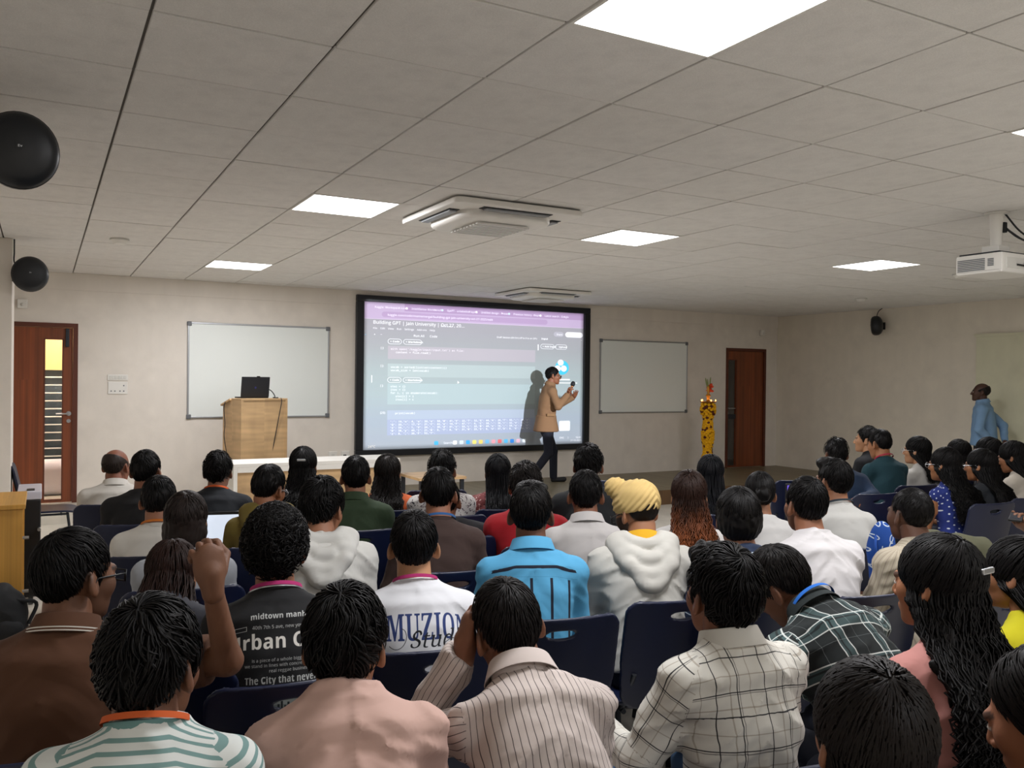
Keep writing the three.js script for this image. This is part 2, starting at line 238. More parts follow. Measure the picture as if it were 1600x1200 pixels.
    const r = rng(4), ch = 'abcdefghijklmnopqrstuvwxyzABCDEFGHIJKLMNOPQRSTUVWXYZ!$&,.:;?-3'; for (let l = 0; l < 5; l++) { let s = ''; const n = l === 4 ? 9 : 28; for (let i = 0; i < n; i++) s += `'${ch[Math.floor(r() * ch.length)]}': ${Math.floor(r() * 60)}, `.slice(0, 8); T(s.slice(0, n * 3.3 | 0), 38, 181.5 + l * 4.6, 3.9, '#f6f9ff', 'monospace', 'bold'); }
    g.font = `${X(5)}px sans-serif`; ['▣', '+', '◇', '▤', '▥', '▲', '♟', '◫', '▦', '◍', '˅'].forEach((s, i) => T(s, 1.5, 37 + i * 14, 5, i === 1 ? '#7fd2f0' : '#f2f6f6'));
    g.fillStyle = '#46c9e8'; g.beginPath(); g.arc(X(306), X(93), X(12), 0, 7); g.fill(); g.fillStyle = '#fdf3fb'; for (const [x, y] of [[303.5, 84.5], [298.5, 94.5], [309, 94.5]]) { g.beginPath(); g.arc(X(x), X(y), X(5.2), 0, 7); g.fill(); }
    g.fillStyle = '#f6fafa'; g.fillRect(X(290), X(112), X(30), X(2.4)); g.fillRect(X(275), X(118), X(58), X(1.6)); g.fillStyle = '#ffffff'; rr(X(302), X(183), X(19), X(17), X(2)); g.fill();
    T('◌', 3, 208, 6, '#f1f6fa'); T('◍ ◍', 18, 210, 6, '#f7fbfd'); T('☁ 24°C', 4, 219, 5, '#f4efe4'); T('▂', 4, 220, 6, '#efd2a0');
    const icons = ['#49b7ee', null, '#ffffff', '#d7e3ea', '#3aa7e8', '#f5df74', '#f2d36b', '#6fb4dc', '#e7a0a8', '#e26a6a', '#54b7e6', '#2f84d8', '#e9b9c9', '#e8eef2']; icons.forEach((c, i) => { if (!c) { T('⌕ Search', 112 + 1, 216.5, 4.4, '#f5f9fc'); return; } g.fillStyle = c; rr(X(102 + i * 10 + (i > 1 ? 8 : 0)), X(211.5), X(6.2), X(6.2), X(1.4)); g.fill(); });
    T('ENG  ▵ ◖)', 303, 213, 4, '#ffffff'); T('16:40', 331, 213, 4, '#ffffff'); T('27-10-2025', 322, 218, 3.8, '#ffffff'); g.fillStyle = '#ffffff'; g.beginPath(); g.moveTo(X(136), X(117)); g.lineTo(X(136), X(121.5)); g.lineTo(X(139), X(120)); g.fill(); g.restore();
  });
  tex.wrapS = tex.wrapT = THREE.ClampToEdgeWrapping;
  const m = part('screen_surface', new THREE.PlaneGeometry(2 * w, 2 * h).translate(0, 0, 0.034), std('#ffffff', 0.75, { map: tex }), t); m.userData.label = 'matt projection surface with the projected window';
}
/* ---------- projector hanging from the ceiling ---------- */
{
  const t = thing('projector', 'white ceiling projector with a side vent and black cables', 'projector', [5.36, 0, -0.53]);
  const b = part('housing', merge([rbox(-0.21, 0.21, 2.4, 2.43, -0.15, 0.17, 0.012, 3), rbox(-0.21, 0.21, 2.505, 2.53, -0.15, 0.17, 0.01, 3), rbox(-0.21, -0.195, 2.41, 2.52, -0.15, 0.17, 0.006), rbox(0.195, 0.21, 2.41, 2.52, -0.15, 0.17, 0.006), rbox(-0.2, 0.2, 2.41, 2.52, 0.15, 0.17, 0.006), box(-0.2, -0.1046, 2.42, 2.51, -0.143, -0.14), box(-0.0565, 0.2, 2.42, 2.51, -0.143, -0.14), box(-0.1046, -0.0565, 2.42, 2.4478, -0.143, -0.14), box(-0.1046, -0.0565, 2.475, 2.51, -0.143, -0.14)]), M.white, t);
  for (let k = 0; k < 7; k++) part('vent_slat', box(-0.214, -0.209, 2.424 + k * 0.0115, 2.43 + k * 0.0115, -0.135, 0.055), M.greyPlastic, b);
  for (let k = 0; k < 5; k++) part('vent_slat', box(-0.214, -0.209, 2.445 + k * 0.0105, 2.451 + k * 0.0105, 0.075, 0.115), M.greyPlastic, b);
  part('connector_panel', rbox(-0.16, 0.14, 2.43, 2.5, 0.168, 0.174, 0.002, 1), M.offwhite, t);
  part('top_plate', rbox(-0.19, 0.12, 2.53, 2.542, -0.14, 0.14, 0.003, 1), M.darkSteel, t);
  part('mount_foot', rbox(-0.07, 0.06, 2.54, 2.6, -0.06, 0.06, 0.008), M.white, t);
  part('mount_pole', rod([0, 2.59, 0], [0, CEIL, 0], 0.035, 0.045, 16), M.white, t);
  part('mount_plate', new THREE.CylinderGeometry(0.075, 0.075, 0.012, 24).translate(0, CEIL - 0.007, 0), M.offwhite, t);
  part('lens_barrel', new THREE.CylinderGeometry(0.05, 0.05, 0.03, 24, 1, true).rotateX(Math.PI / 2).translate(-0.08, 2.472, -0.16), M.black, t);
  const cables = [[[0.05, CEIL - 0.01, 0.03], [0.1, 2.7, 0.1], [0.16, 2.62, 0.18], [0.3, 2.6, 0.2], [0.36, 2.5, 0.2], [0.12, 2.46, 0.176]], [[0.02, 2.73, 0.045], [0.06, 2.66, 0.1], [0.18, 2.6, 0.17], [0.28, 2.56, 0.22], [0.22, 2.48, 0.2], [0.02, 2.465, 0.176]], [[0.02, 2.72, 0.045], [0.1, 2.64, 0.12], [0.24, 2.61, 0.2], [0.34, 2.54, 0.23], [0.26, 2.45, 0.22], [-0.06, 2.455, 0.176]], [[0.02, 2.72, 0.05], [0.12, 2.63, 0.13], [0.3, 2.61, 0.2], [0.6, 2.62, 0.3], [0.9, 2.7, 0.35], [1.0, CEIL, 0.35]]];
  for (const c of cables) part('cable', tube(c, 0.006, 40, 6), M.cable, t);
  part('cable_clip', rbox(0.005, 0.035, 2.69, 2.76, 0.03, 0.055, 0.004, 1), M.cable, t);
  const s = new THREE.SpotLight('#f2f6ff', PROJECTOR_POWER, 0, 0.31, 0.02, 2); s.position.set(5.28, 2.472, -0.57); s.target.position.set(5.24, 1.692, ZB); s.castShadow = true; s.shadow.radius = 0.03; scene.add(s, s.target);
}
/* ---------- air conditioners, detectors, speakers ---------- */
function cassette(x, z, s, label) {
  const t = thing('air_conditioner', label, 'air conditioner', [x, CEIL - 0.013, z], 0, 'ceiling cassette air conditioners');
  const sh = new THREE.Shape(), R = (sp, a, r) => { sp.moveTo(-a + r, -a); sp.lineTo(a - r, -a); sp.quadraticCurveTo(a, -a, a, -a + r); sp.lineTo(a, a - r); sp.quadraticCurveTo(a, a, a - r, a); sp.lineTo(-a + r, a); sp.quadraticCurveTo(-a, a, -a, a - r); sp.lineTo(-a, -a + r); sp.quadraticCurveTo(-a, -a, -a + r, -a); };
  R(sh, 0.475 * s, 0.05); const g = new THREE.ExtrudeGeometry(sh, { depth: 0.022, bevelEnabled: true, bevelSize: 0.008, bevelThickness: 0.008, bevelSegments: 2 }).rotateX(Math.PI / 2); g.translate(0, -0.006, 0);
  part('panel', g, M.white, t);
  const s2 = new THREE.Shape(); R(s2, 0.3 * s, 0.12); const g2 = new THREE.ExtrudeGeometry(s2, { depth: 0.035, bevelEnabled: true, bevelSize: 0.05, bevelThickness: 0.024, bevelSegments: 5 }).rotateX(Math.PI / 2); g2.translate(0, -0.03, 0);
  const c = part('centre_cover', g2, M.white, t);
  part('intake_grille', merge([...Array(9)].map((_, k) => box(-0.2 * s, 0.2 * s, -0.109, -0.098, (-0.2 + k * 0.05) * s - 0.014, (-0.2 + k * 0.05) * s + 0.014))), M.offwhite, c);
  for (let k = 0; k < 4; k++) { const l = part('louver', merge([rbox(-0.24 * s, 0.24 * s, -0.052, -0.04, 0.365 * s, 0.42 * s, 0.005).rotateX(-0.0)]), std('#8f9296', 0.4), t); l.rotation.y = k * Math.PI / 2; const sl = part('air_slot', box(-0.26 * s, 0.26 * s, -0.04, -0.035, 0.355 * s, 0.43 * s), M.black, t); sl.rotation.y = k * Math.PI / 2; }
}
cassette(2.46, 2.4 * -1, 1, 'large white ceiling cassette air conditioner in the middle of the ceiling');
cassette(5.52, -6.8, 1, 'distant white ceiling cassette air conditioner above the big screen');
for (const [x, z, lb] of [[0.274, -5.08, 'round white smoke detector on the ceiling at left, before the left door'], [9.52, -4.99, 'round detector on the ceiling above the right wall speaker'], [8.18, -2.66, 'round detector on the ceiling below the projector']]) {
  const t = thing('smoke_detector', lb, 'detector', [x, CEIL, z], 0, 'ceiling detectors');
  part('base', new THREE.CylinderGeometry(0.075, 0.08, 0.016, 24).translate(0, -0.006, 0), M.offwhite, t); part('dome', new THREE.CylinderGeometry(0.07, 0.045, 0.03, 24).translate(0, -0.028, 0), M.white, t);
}
function wallSpeaker(pos, dir, label, bracket, cableTop) {
  const t = thing('wall_speaker', label, 'speaker', pos, 0, 'round black wall speakers');
  const q = new THREE.Quaternion().setFromUnitVectors(V(0, 0, 1), V(...dir).normalize());
  const prof = [[0, 0.085], [0.05, 0.083], [0.1, 0.075], [0.128, 0.058], [0.14, 0.03], [0.142, 0.0], [0.138, -0.03], [0.12, -0.06], [0.08, -0.085], [0.03, -0.095], [0, -0.096]].map(p => new THREE.Vector2(...p)).reverse();
  const sh = new THREE.LatheGeometry(prof, 40).rotateX(Math.PI / 2).scale(1, 1.06, 1).applyQuaternion(q);
  part('shell', sh, M.darkPlastic, t);
  part('grille_ring', new THREE.TorusGeometry(0.137, 0.005, 8, 40).scale(1, 1.06, 1).translate(0, 0, 0.028).applyQuaternion(q), M.black, t);
  const bt = canvasTex(64, 64, (g) => { g.fillStyle = '#15191d'; g.fillRect(0, 0, 64, 64); g.fillStyle = '#d9dde0'; g.font = 'bold 40px sans-serif'; g.textAlign = 'center'; g.fillText('Ev', 32, 46); });
  part('badge', new THREE.BoxGeometry(0.024, 0.02, 0.003).translate(-0.005, 0.012, 0.0855).applyQuaternion(q), std('#ffffff', 0.4, { map: bt }), t);
  part('bracket', merge([rod([0, 0, 0], bracket, 0.018), new THREE.BoxGeometry(0.03, 0.11, 0.06).translate(...bracket)]), M.black, t);
  part('cable', tube(cableTop, 0.006, 20, 6), M.cable, t);
}
wallSpeaker([-0.386, 2.545, -0.95], [0.12, -0.1, 1], 'large-looking round black speaker at the left edge, nearest the camera', [-0.13, 0.02, -0.1], [[-0.02, 0.05, -0.09], [-0.1, 0.16, -0.1], [-0.13, 0.28, -0.12]]);
wallSpeaker([-0.398, 2.515, -5.42], [0.12, -0.05, 1], 'small-looking round black speaker on the pillar above the left door', [-0.12, 0, -0.14], [[-0.02, 0.03, -0.09], [-0.115, 0.1, -0.14], [-0.12, 0.2, -0.15], [-0.12, 0.31, -0.15]]);
wallSpeaker([10.98, 2.56, -5.885], [-0.62, -0.06, -0.78], 'round black speaker mounted on the right wall, seen side-on', [0.16, 0, 0], [[0.04, 0.05, 0], [-0.02, 0.14, 0.02], [0.02, 0.22, 0.02], [0.1, 0.27, 0.02]]);

/* ---------- lectern and what stands on it ---------- */
{
  const t = thing('lectern', 'light wooden lectern standing on the stage before the left whiteboard', 'lectern', [1.9, STAGE, -7.28], rad(15));
  const w = 0.29, d = 0.23, h = 1.2;
  part('front_panel', metricUV(box(-w + 0.025, w - 0.025, 0, h, d - 0.03, d - 0.01)), M.lightWood, t);
  for (const s of [-1, 1]) { const shp = new THREE.Shape([[-d, 0], [d, 0], [d, h], [-0.02, h], [-d, h - 0.07]].map(p => new THREE.Vector2(...p))); part('side_panel', metricUV(new THREE.ExtrudeGeometry(shp, { depth: 0.028, bevelEnabled: false }).rotateY(-Math.PI / 2).translate(s < 0 ? -w + 0.028 : w, 0, 0)), M.lightWood, t); }
  part('top_shelf', metricUV(rbox(-w, w, h, h + 0.022, 0.0 - 0.02, d, 0.003)), M.lightWood, t);
  const sl = part('sloped_top', metricUV(rbox(-w - 0.02, w + 0.02, -0.011, 0.011, -0.125, 0.12, 0.003)), M.lightWood, t); sl.position.set(0, h - 0.028, -d + 0.09); sl.rotation.x = -0.3;
  part('back_panel', metricUV(box(-w + 0.028, w - 0.028, 0, h - 0.3, -d + 0.02, -d + 0.04)), M.lightWood, t);
  const c1 = single('cable', tube([[2.16, STAGE + 1.225, -7.13], [2.16, STAGE + 1.2, -7.09], [2.13, 1.2, -7.09], [2.06, 0.8, -7.1], [1.99, 0.4, -7.1], [1.97, STAGE + 0.01, -7.08]], 0.005, 40, 6), M.cable, 'thin dark cable hanging slantwise down the lectern front', 'cable');
  single('cable', tube([[1.72, STAGE + 1.2, -7.37], [1.57, STAGE + 1.18, -7.33], [1.56, 1.1, -7.3], [1.55, 0.98, -7.29], [1.58, 0.75, -7.28], [1.6, 0.4, -7.3], [1.6, STAGE + 0.01, -7.3]], 0.005, 40, 6), M.cable, 'dark cable looping down the left side of the lectern', 'cable');
  const l = thing('laptop', 'open black laptop on top of the lectern, lid towards the audience', 'laptop', [1.86, STAGE + 1.223, -7.2], rad(15));
  part('base', rbox(-0.175, 0.175, 0, 0.016, -0.12, 0.03, 0.004), M.black, l);
  const lid = part('lid', rbox(-0.175, 0.175, 0, 0.235, -0.005, 0.005, 0.003), std('#14161b', 0.45), l); lid.position.set(0, 0.014, 0.03); lid.rotation.x = 0.12;
  part('lid_logo', new THREE.CylinderGeometry(0.012, 0.012, 0.002, 16).rotateX(Math.PI / 2).translate(0.0, 0.11, 0.0055), std('#2b2b6a', 0.4), lid);
  part('webcam_bump', rbox(0.01, 0.05, 0.228, 0.245, -0.006, 0.008, 0.004), M.black, lid);
  single('laptop_charger_cable', tube([[2.03, STAGE + 1.33, -7.2], [2.07, STAGE + 1.3, -7.19], [2.1, STAGE + 1.24, -7.17], [2.07, STAGE + 1.23, -7.14], [2.13, STAGE + 1.23, -7.13]], 0.006, 24, 6), M.cable, 'short cable curling from the laptop on the lectern', 'cable');
}
/* ---------- desk in front of the stage ---------- */
{
  const t = thing('desk', 'long desk with white top and wooden front panel below the lectern', 'desk', [2.28, 0, -5.9]);
  part('desk_top', rbox(-0.89, 0.89, 0.745, 0.78, -0.5, 0.02, 0.004), M.white, t);
  for (const s of [-1, 1]) part('side_panel', rbox(s > 0 ? 0.85 : -0.89, s > 0 ? 0.89 : -0.85, 0, 0.745, -0.5, 0.02, 0.004), M.white, t);
  part('top_rail', rbox(-0.85, 0.85, 0.69, 0.745, -0.01, 0.02, 0.003), M.white, t);
  part('front_panel', metricUV(box(-0.85, 0.85, 0.08, 0.69, -0.05, -0.03)), M.lightWood, t);
  const b = thing('side_table', 'low wooden side table at the right end of the white-topped desk', 'table', [3.5, 0, -5.75]);
  part('table_top', metricUV(rbox(-0.28, 0.28, 0.57, 0.6, -0.3, 0.3, 0.004)), M.lightWood, b);
  for (const sx of [-1, 1]) for (const sz of [-1, 1]) part('leg', rbox(sx * 0.24 - 0.02, sx * 0.24 + 0.02, 0, 0.57, sz * 0.26 - 0.02, sz * 0.26 + 0.02, 0.003), M.darkSteel, b);
}
/* ---------- ceremonial lamp with marigold garlands ---------- */
{
  const z = -7.1, t = thing('brass_lamp', 'tall brass oil lamp wrapped in yellow marigold garlands', 'lamp', [8.69, STAGE, z]);
  const lp = [[0, 0], [0.17, 0], [0.17, 0.02], [0.1, 0.05], [0.05, 0.09], [0.03, 0.14], [0.028, 1.12], [0.04, 1.14], [0.12, 1.155], [0.125, 1.17], [0.03, 1.172], [0.022, 1.2], [0.022, 1.24], [0.038, 1.255], [0.038, 1.27], [0.02, 1.285], [0.018, 1.32], [0.028, 1.335], [0.018, 1.36], [0.026, 1.4], [0, 1.43]];
  part('stand', new THREE.LatheGeometry(lp.map(p => new THREE.Vector2(...p)), 24), M.brass, t);
  const flowers = [], leaves = [], r = rng(77);
  const fg = new THREE.IcosahedronGeometry(0.026, 1); { const p = fg.attributes.position; for (let i = 0; i < p.count; i++) { const k = 1 + 0.3 * noise(p.getX(i) * 90, p.getY(i) * 90, p.getZ(i) * 90); p.setXYZ(i, p.getX(i) * k, p.getY(i) * k * 0.8, p.getZ(i) * k); } fg.computeVertexNormals(); }
  const rings = 34; for (let k = 0; k < rings; k++) { const y = 0.2 + k * 0.028, R = 0.07 + 0.014 * Math.sin(k * 0.42 + 1.2) + (k > 27 ? 0.018 : 0) + (r() - 0.5) * 0.008; for (let a = 0; a < 10; a++) { const th = a / 10 * 2 * Math.PI + k * 0.31 + r() * 0.2; const g = fg.clone(); g.rotateX(r() * 3); g.rotateY(r() * 6); g.translate(Math.cos(th) * R, y + (r() - 0.5) * 0.012, Math.sin(th) * R); (r() < 0.1 ? leaves : flowers).push(g); } }
  const fl = part('marigold_garland', merge(flowers), std('#f0b406', 0.8), t); fl.userData.kind = 'stuff';
  const lv = part('dark_petals', merge(leaves), std('#5a1f10', 0.8), t); lv.userData.kind = 'stuff';
  const red = []; for (let k = 0; k < 26; k++) { const g = fg.clone(); g.scale(0.8, 0.8, 0.8); g.translate(0.035 + (r() - 0.5) * 0.06, 1.38 + (r() - 0.5) * 0.13, (r() - 0.5) * 0.06); red.push(g); }
  part('red_flower_cluster', merge(red), std('#d8451c', 0.75), t);
  for (const [x, h] of [[-0.04, 1.52], [-0.015, 1.5], [0.02, 1.53]]) { const g = new THREE.SphereGeometry(1, 10, 8).scale(0.012, 0.07, 0.006).translate(0, 0.05, 0).rotateZ(-x * 6).translate(x, h - 0.1, 0.01); part('leaf', g, std('#7d8a4a', 0.7), t); }
  for (const a of [0.4, 1.9, 3.3, 4.6, 5.6]) { const f = part('flame', new THREE.SphereGeometry(0.009, 8, 8).scale(1, 1.7, 1).translate(Math.cos(a) * 0.118, 1.188, Math.sin(a) * 0.118), std('#ffb070', 0.5, { emissive: '#ffb060', emissiveIntensity: 1.6 }), t); const l = new THREE.PointLight('#ffb060', 0.003, 0, 2); l.position.set(Math.cos(a) * 0.118, 1.2, Math.sin(a) * 0.118); l.castShadow = true; f.add(l); }
}
/* ---------- desk, machine and bag at the left edge ---------- */
{
  const t = thing('cabinet_desk', 'yellowish wooden cabinet at the left edge', 'cabinet', [-0.62, 0, -3.55]);
  part('top', metricUV(rbox(-0.3, 0.235, 0.81, 0.84, -0.38, 0.33, 0.004)), M.yellowWood, t);
  part('side_panel', metricUV(rbox(-0.3, 0.22, 0.02, 0.81, 0.29, 0.315, 0.003)), M.yellowWood, t);
  part('side_panel', metricUV(rbox(-0.3, 0.22, 0.02, 0.81, -0.36, -0.335, 0.003)), M.yellowWood, t);
  part('back_panel', metricUV(box(-0.3, 0.2, 0.06, 0.81, -0.335, 0.29)), M.yellowWood, t);
  for (const y of [0.28, 0.62]) part('edge_knob', rod([0.215, y, 0.27], [0.255, y, 0.27], 0.01), M.steel, t);
  const m = thing('equipment_case', 'black upright equipment case with a white lid behind the yellow cabinet', 'case', [-0.36, 0, -4.3]);
  part('body', rbox(-0.09, 0.06, 0.06, 0.76, -0.25, 0.25, 0.01), M.black, m);
  part('lid', rbox(-0.09, 0.065, 0.76, 0.82, -0.25, 0.25, 0.008), std('#c9c9d4', 0.4), m);
  part('latch', rbox(-0.03, 0.02, 0.815, 0.825, 0.1, 0.2, 0.002, 1), M.black, m);
  for (const y of [0.25, 0.55]) part('handle', rod([0.05, y, 0.24], [0.05, y, 0.3], 0.012), M.steel, m);
  for (const s of [-1, 1]) part('caster', new THREE.CylinderGeometry(0.035, 0.035, 0.03, 14).rotateZ(Math.PI / 2).translate(0, 0.034, s * 0.2), M.greyPlastic, m);
}

/* ---------- smooth solids: distance fields meshed with surface nets ---------- */
const smin = (a, b, k) => { if (k <= 0) return a < b ? a : b; const h = Math.max(k - Math.abs(a - b), 0) / k; return Math.min(a, b) - h * h * k * 0.25; };
class Field {
  constructor(bb, c) { this.c = c; this.o = [bb[0] - 2 * c, bb[1] - 2 * c, bb[2] - 2 * c]; this.n = [0, 1, 2].map(k => Math.ceil((bb[3 + k] - bb[k]) / c) + 5); this.d = new Float32Array(this.n[0] * this.n[1] * this.n[2]).fill(1); }
  each(bb, pad, fn) {
    const { c, o, n, d } = this, lo = [], hi = []; for (let k = 0; k < 3; k++) { lo[k] = Math.max(0, Math.floor((bb[k] - pad - o[k]) / c)); hi[k] = Math.min(n[k] - 1, Math.ceil((bb[3 + k] + pad - o[k]) / c)); }
    for (let z = lo[2]; z <= hi[2]; z++) for (let y = lo[1]; y <= hi[1]; y++) { let q = (z * n[1] + y) * n[0] + lo[0]; for (let x = lo[0]; x <= hi[0]; x++, q++) d[q] = fn(o[0] + x * c, o[1] + y * c, o[2] + z * c, d[q]); }
  }
  add(p, k = 0) { this.each(p.bb, k + 2.5 * this.c, (x, y, z, v) => smin(v, p.f(x, y, z), k)); return this; }
  sub(p, k = 0) { this.each(p.bb, k + 2 * this.c, (x, y, z, v) => -smin(-v, p.f(x, y, z), k)); return this; }
  all(fn) { const { o, n, c } = this; this.each([...o, o[0] + n[0] * c, o[1] + n[1] * c, o[2] + n[2] * c], 0, fn); return this; }
  mesh() {
    const { c, o, n, d } = this, [nx, ny, nz] = n, id = new Int32Array(nx * ny * nz).fill(-1), pos = [], idx = []; const sx = 1, sy = nx, sz = nx * ny;
    const E = [[0, 1], [2, 3], [4, 5], [6, 7], [0, 2], [1, 3], [4, 6], [5, 7], [0, 4], [1, 5], [2, 6], [3, 7]], off = [0, sx, sy, sx + sy, sz, sx + sz, sy + sz, sx + sy + sz], v = new Float64Array(8);
    for (let z = 0; z < nz - 1; z++) for (let y = 0; y < ny - 1; y++) for (let x = 0; x < nx - 1; x++) {
      const q = z * sz + y * sy + x; let m = 0; for (let k = 0; k < 8; k++) { v[k] = d[q + off[k]]; if (v[k] < 0) m |= 1 << k; } if (m === 0 || m === 255) continue;
      let px = 0, py = 0, pz = 0, cnt = 0; for (const [a, b] of E) { if ((v[a] < 0) === (v[b] < 0)) continue; const t = v[a] / (v[a] - v[b]); px += lerp(a & 1, b & 1, t); py += lerp((a >> 1) & 1, (b >> 1) & 1, t); pz += lerp(a >> 2, b >> 2, t); cnt++; }
      id[q] = pos.length / 3; pos.push(o[0] + (x + px / cnt) * c, o[1] + (y + py / cnt) * c, o[2] + (z + pz / cnt) * c);
    }
    for (let z = 1; z < nz - 1; z++) for (let y = 1; y < ny - 1; y++) for (let x = 1; x < nx - 1; x++) {
      const q = z * sz + y * sy + x, a = d[q] < 0;
      const quad = (i, j, k, l, flip) => { if (i < 0 || j < 0 || k < 0 || l < 0) return; flip ? idx.push(i, k, j, i, l, k) : idx.push(i, j, k, i, k, l); };
      if (a !== d[q + sx] < 0) quad(id[q], id[q - sy], id[q - sy - sz], id[q - sz], a);
      if (a !== d[q + sy] < 0) quad(id[q], id[q - sz], id[q - sx - sz], id[q - sx], a);
      if (a !== d[q + sz] < 0) quad(id[q], id[q - sx], id[q - sx - sy], id[q - sy], a);
    }
    return { pos, idx };
  }
}
// primitives
function cap(a, b, ra, rb, flat = 0) { // tapered capsule; flat = 1 cuts the end at b
  const bx = b[0] - a[0], by = b[1] - a[1], bz = b[2] - a[2], l2 = bx * bx + by * by + bz * bz || 1e-9, l = Math.sqrt(l2), R = Math.max(ra, rb);
  return { bb: [0, 1, 2].map(k => Math.min(a[k], b[k]) - R).concat([0, 1, 2].map(k => Math.max(a[k], b[k]) + R)), f: (x, y, z) => { const px = x - a[0], py = y - a[1], pz = z - a[2], t0 = (px * bx + py * by + pz * bz) / l2, t = t0 < 0 ? 0 : t0 > 1 ? 1 : t0; const ex = px - bx * t, ey = py - by * t, ez = pz - bz * t, d = Math.sqrt(ex * ex + ey * ey + ez * ez) - ra - (rb - ra) * t; return flat ? Math.max(d, (t0 - 1) * l) : d; } };
}
function ell(c, r, m) { // ellipsoid, m = optional Matrix3 turning local to world
  const R = Math.max(...r), e = m ? m.elements : null;
  return { bb: [c[0] - R, c[1] - R, c[2] - R, c[0] + R, c[1] + R, c[2] + R], f: (x, y, z) => { let px = x - c[0], py = y - c[1], pz = z - c[2]; if (e) { const qx = e[0] * px + e[1] * py + e[2] * pz, qy = e[3] * px + e[4] * py + e[5] * pz; pz = e[6] * px + e[7] * py + e[8] * pz; px = qx; py = qy; } const ax = px / r[0], ay = py / r[1], az = pz / r[2], k0 = Math.sqrt(ax * ax + ay * ay + az * az), k1 = Math.sqrt((ax / r[0]) ** 2 + (ay / r[1]) ** 2 + (az / r[2]) ** 2) || 1e-9; return k0 * (k0 - 1) / k1; } };
}
// torso: elliptical sections along a spine of points; st = [t, half width, half depth]
function spineAt(S, t) { const n = S.length - 1, q = clamp(t, 0, 1) * n, i = Math.min(n - 1, Math.floor(q)), f = q - i; return [0, 1, 2].map(k => lerp(S[i][k], S[i + 1][k], f)); }
function station(st, t) { let i = 0; while (i < st.length - 2 && t > st[i + 1][0]) i++; const f = clamp((t - st[i][0]) / (st[i + 1][0] - st[i][0]), 0, 1), s = f * f * (3 - 2 * f); return [lerp(st[i][1], st[i + 1][1], s), lerp(st[i][2], st[i + 1][2], s)]; }
function onSpine(S, x, y, z) { // nearest parameter and the local offsets across and behind
  let best = 1e9, bt = 0, out = null; const n = S.length - 1;
  for (let i = 0; i < n; i++) { const a = S[i], b = S[i + 1], dy = b[1] - a[1], dz = b[2] - a[2], l2 = dy * dy + dz * dz; const u = ((y - a[1]) * dy + (z - a[2]) * dz) / l2, t = clamp(u, 0, 1), cy = a[1] + dy * t, cz = a[2] + dz * t, ds = (y - cy) ** 2 + (z - cz) ** 2; if (ds < best) { best = ds; bt = (i + t) / n; const l = Math.sqrt(l2); const over = u < 0 && i === 0 ? -u * l : u > 1 && i === n - 1 ? (u - 1) * l : 0; const back = ((z - cz) * dy - (y - cy) * dz) / l; out = [bt, x - lerp(a[0], b[0], t), back, over]; } }
  return out;
}
function loft(S, st, pad = 0) {
  const W = Math.max(...st.map(s => s[1])) + pad + 0.02, bb = [0, 1, 2].map(k => Math.min(...S.map(p => p[k])) - W).concat([0, 1, 2].map(k => Math.max(...S.map(p => p[k])) + W));
  return { bb, f: (x, y, z) => { const [t, ox, oz, over] = onSpine(S, x, y, z), [w0, d0] = station(st, t), w = w0 + pad, d = d0 + pad, ax = Math.abs(ox / w), az = Math.abs(oz / d), k = Math.pow(Math.pow(ax, 2.4) + Math.pow(az, 2.4), 1 / 2.4), e = (k - 1) * Math.min(w, d); return over > 0 ? Math.max(e, over - pad) : e; } };
}
function geo({ pos, idx, uv, col, nrm }) { const g = new THREE.BufferGeometry(); g.setAttribute('position', new THREE.Float32BufferAttribute(pos, 3)); if (uv) g.setAttribute('uv', new THREE.Float32BufferAttribute(uv, 2)); if (col) g.setAttribute('color', new THREE.Float32BufferAttribute(col, 3)); g.setIndex(idx); if (nrm) g.setAttribute('normal', new THREE.Float32BufferAttribute(nrm, 3)); else g.computeVertexNormals(); return g; }
class Acc { constructor() { this.pos = []; this.idx = []; this.col = []; } add(m, mat, colour) { const b = this.pos.length / 3, v = V(0, 0, 0); for (let i = 0; i < m.pos.length; i += 3) { v.set(m.pos[i], m.pos[i + 1], m.pos[i + 2]); if (mat) v.applyMatrix4(mat); this.pos.push(v.x, v.y, v.z); if (colour) this.col.push(...(typeof colour === 'function' ? colour(m.pos[i], m.pos[i + 1], m.pos[i + 2]) : colour)); } for (const i of m.idx) this.idx.push(i + b); return this; } geo() { return geo({ pos: this.pos, idx: this.idx, col: this.col.length ? this.col : null }); } }
const bbOf = (...ps) => [0, 1, 2].map(k => Math.min(...ps.map(p => p.bb[k]))).concat([3, 4, 5].map(k => Math.max(...ps.map(p => p.bb[k]))));
function solid(ps, c, k, after) { const F = new Field(bbOf(...ps.filter(p => !p.cut)), c); for (const p of ps) p.cut ? F.sub(p, p.k ?? k) : F.add(p, p.k ?? k); if (after) F.all(after); return F.mesh(); }
const kk = (p, k) => (p.k = k, p), cut = (p, k = 0.006) => (p.cut = true, p.k = k, p);
const lin = hex => { const c = new THREE.Color(hex); return [c.r, c.g, c.b]; };
const mixc = (a, b, t) => a.map((v, i) => lerp(v, b[i], clamp(t, 0, 1)));

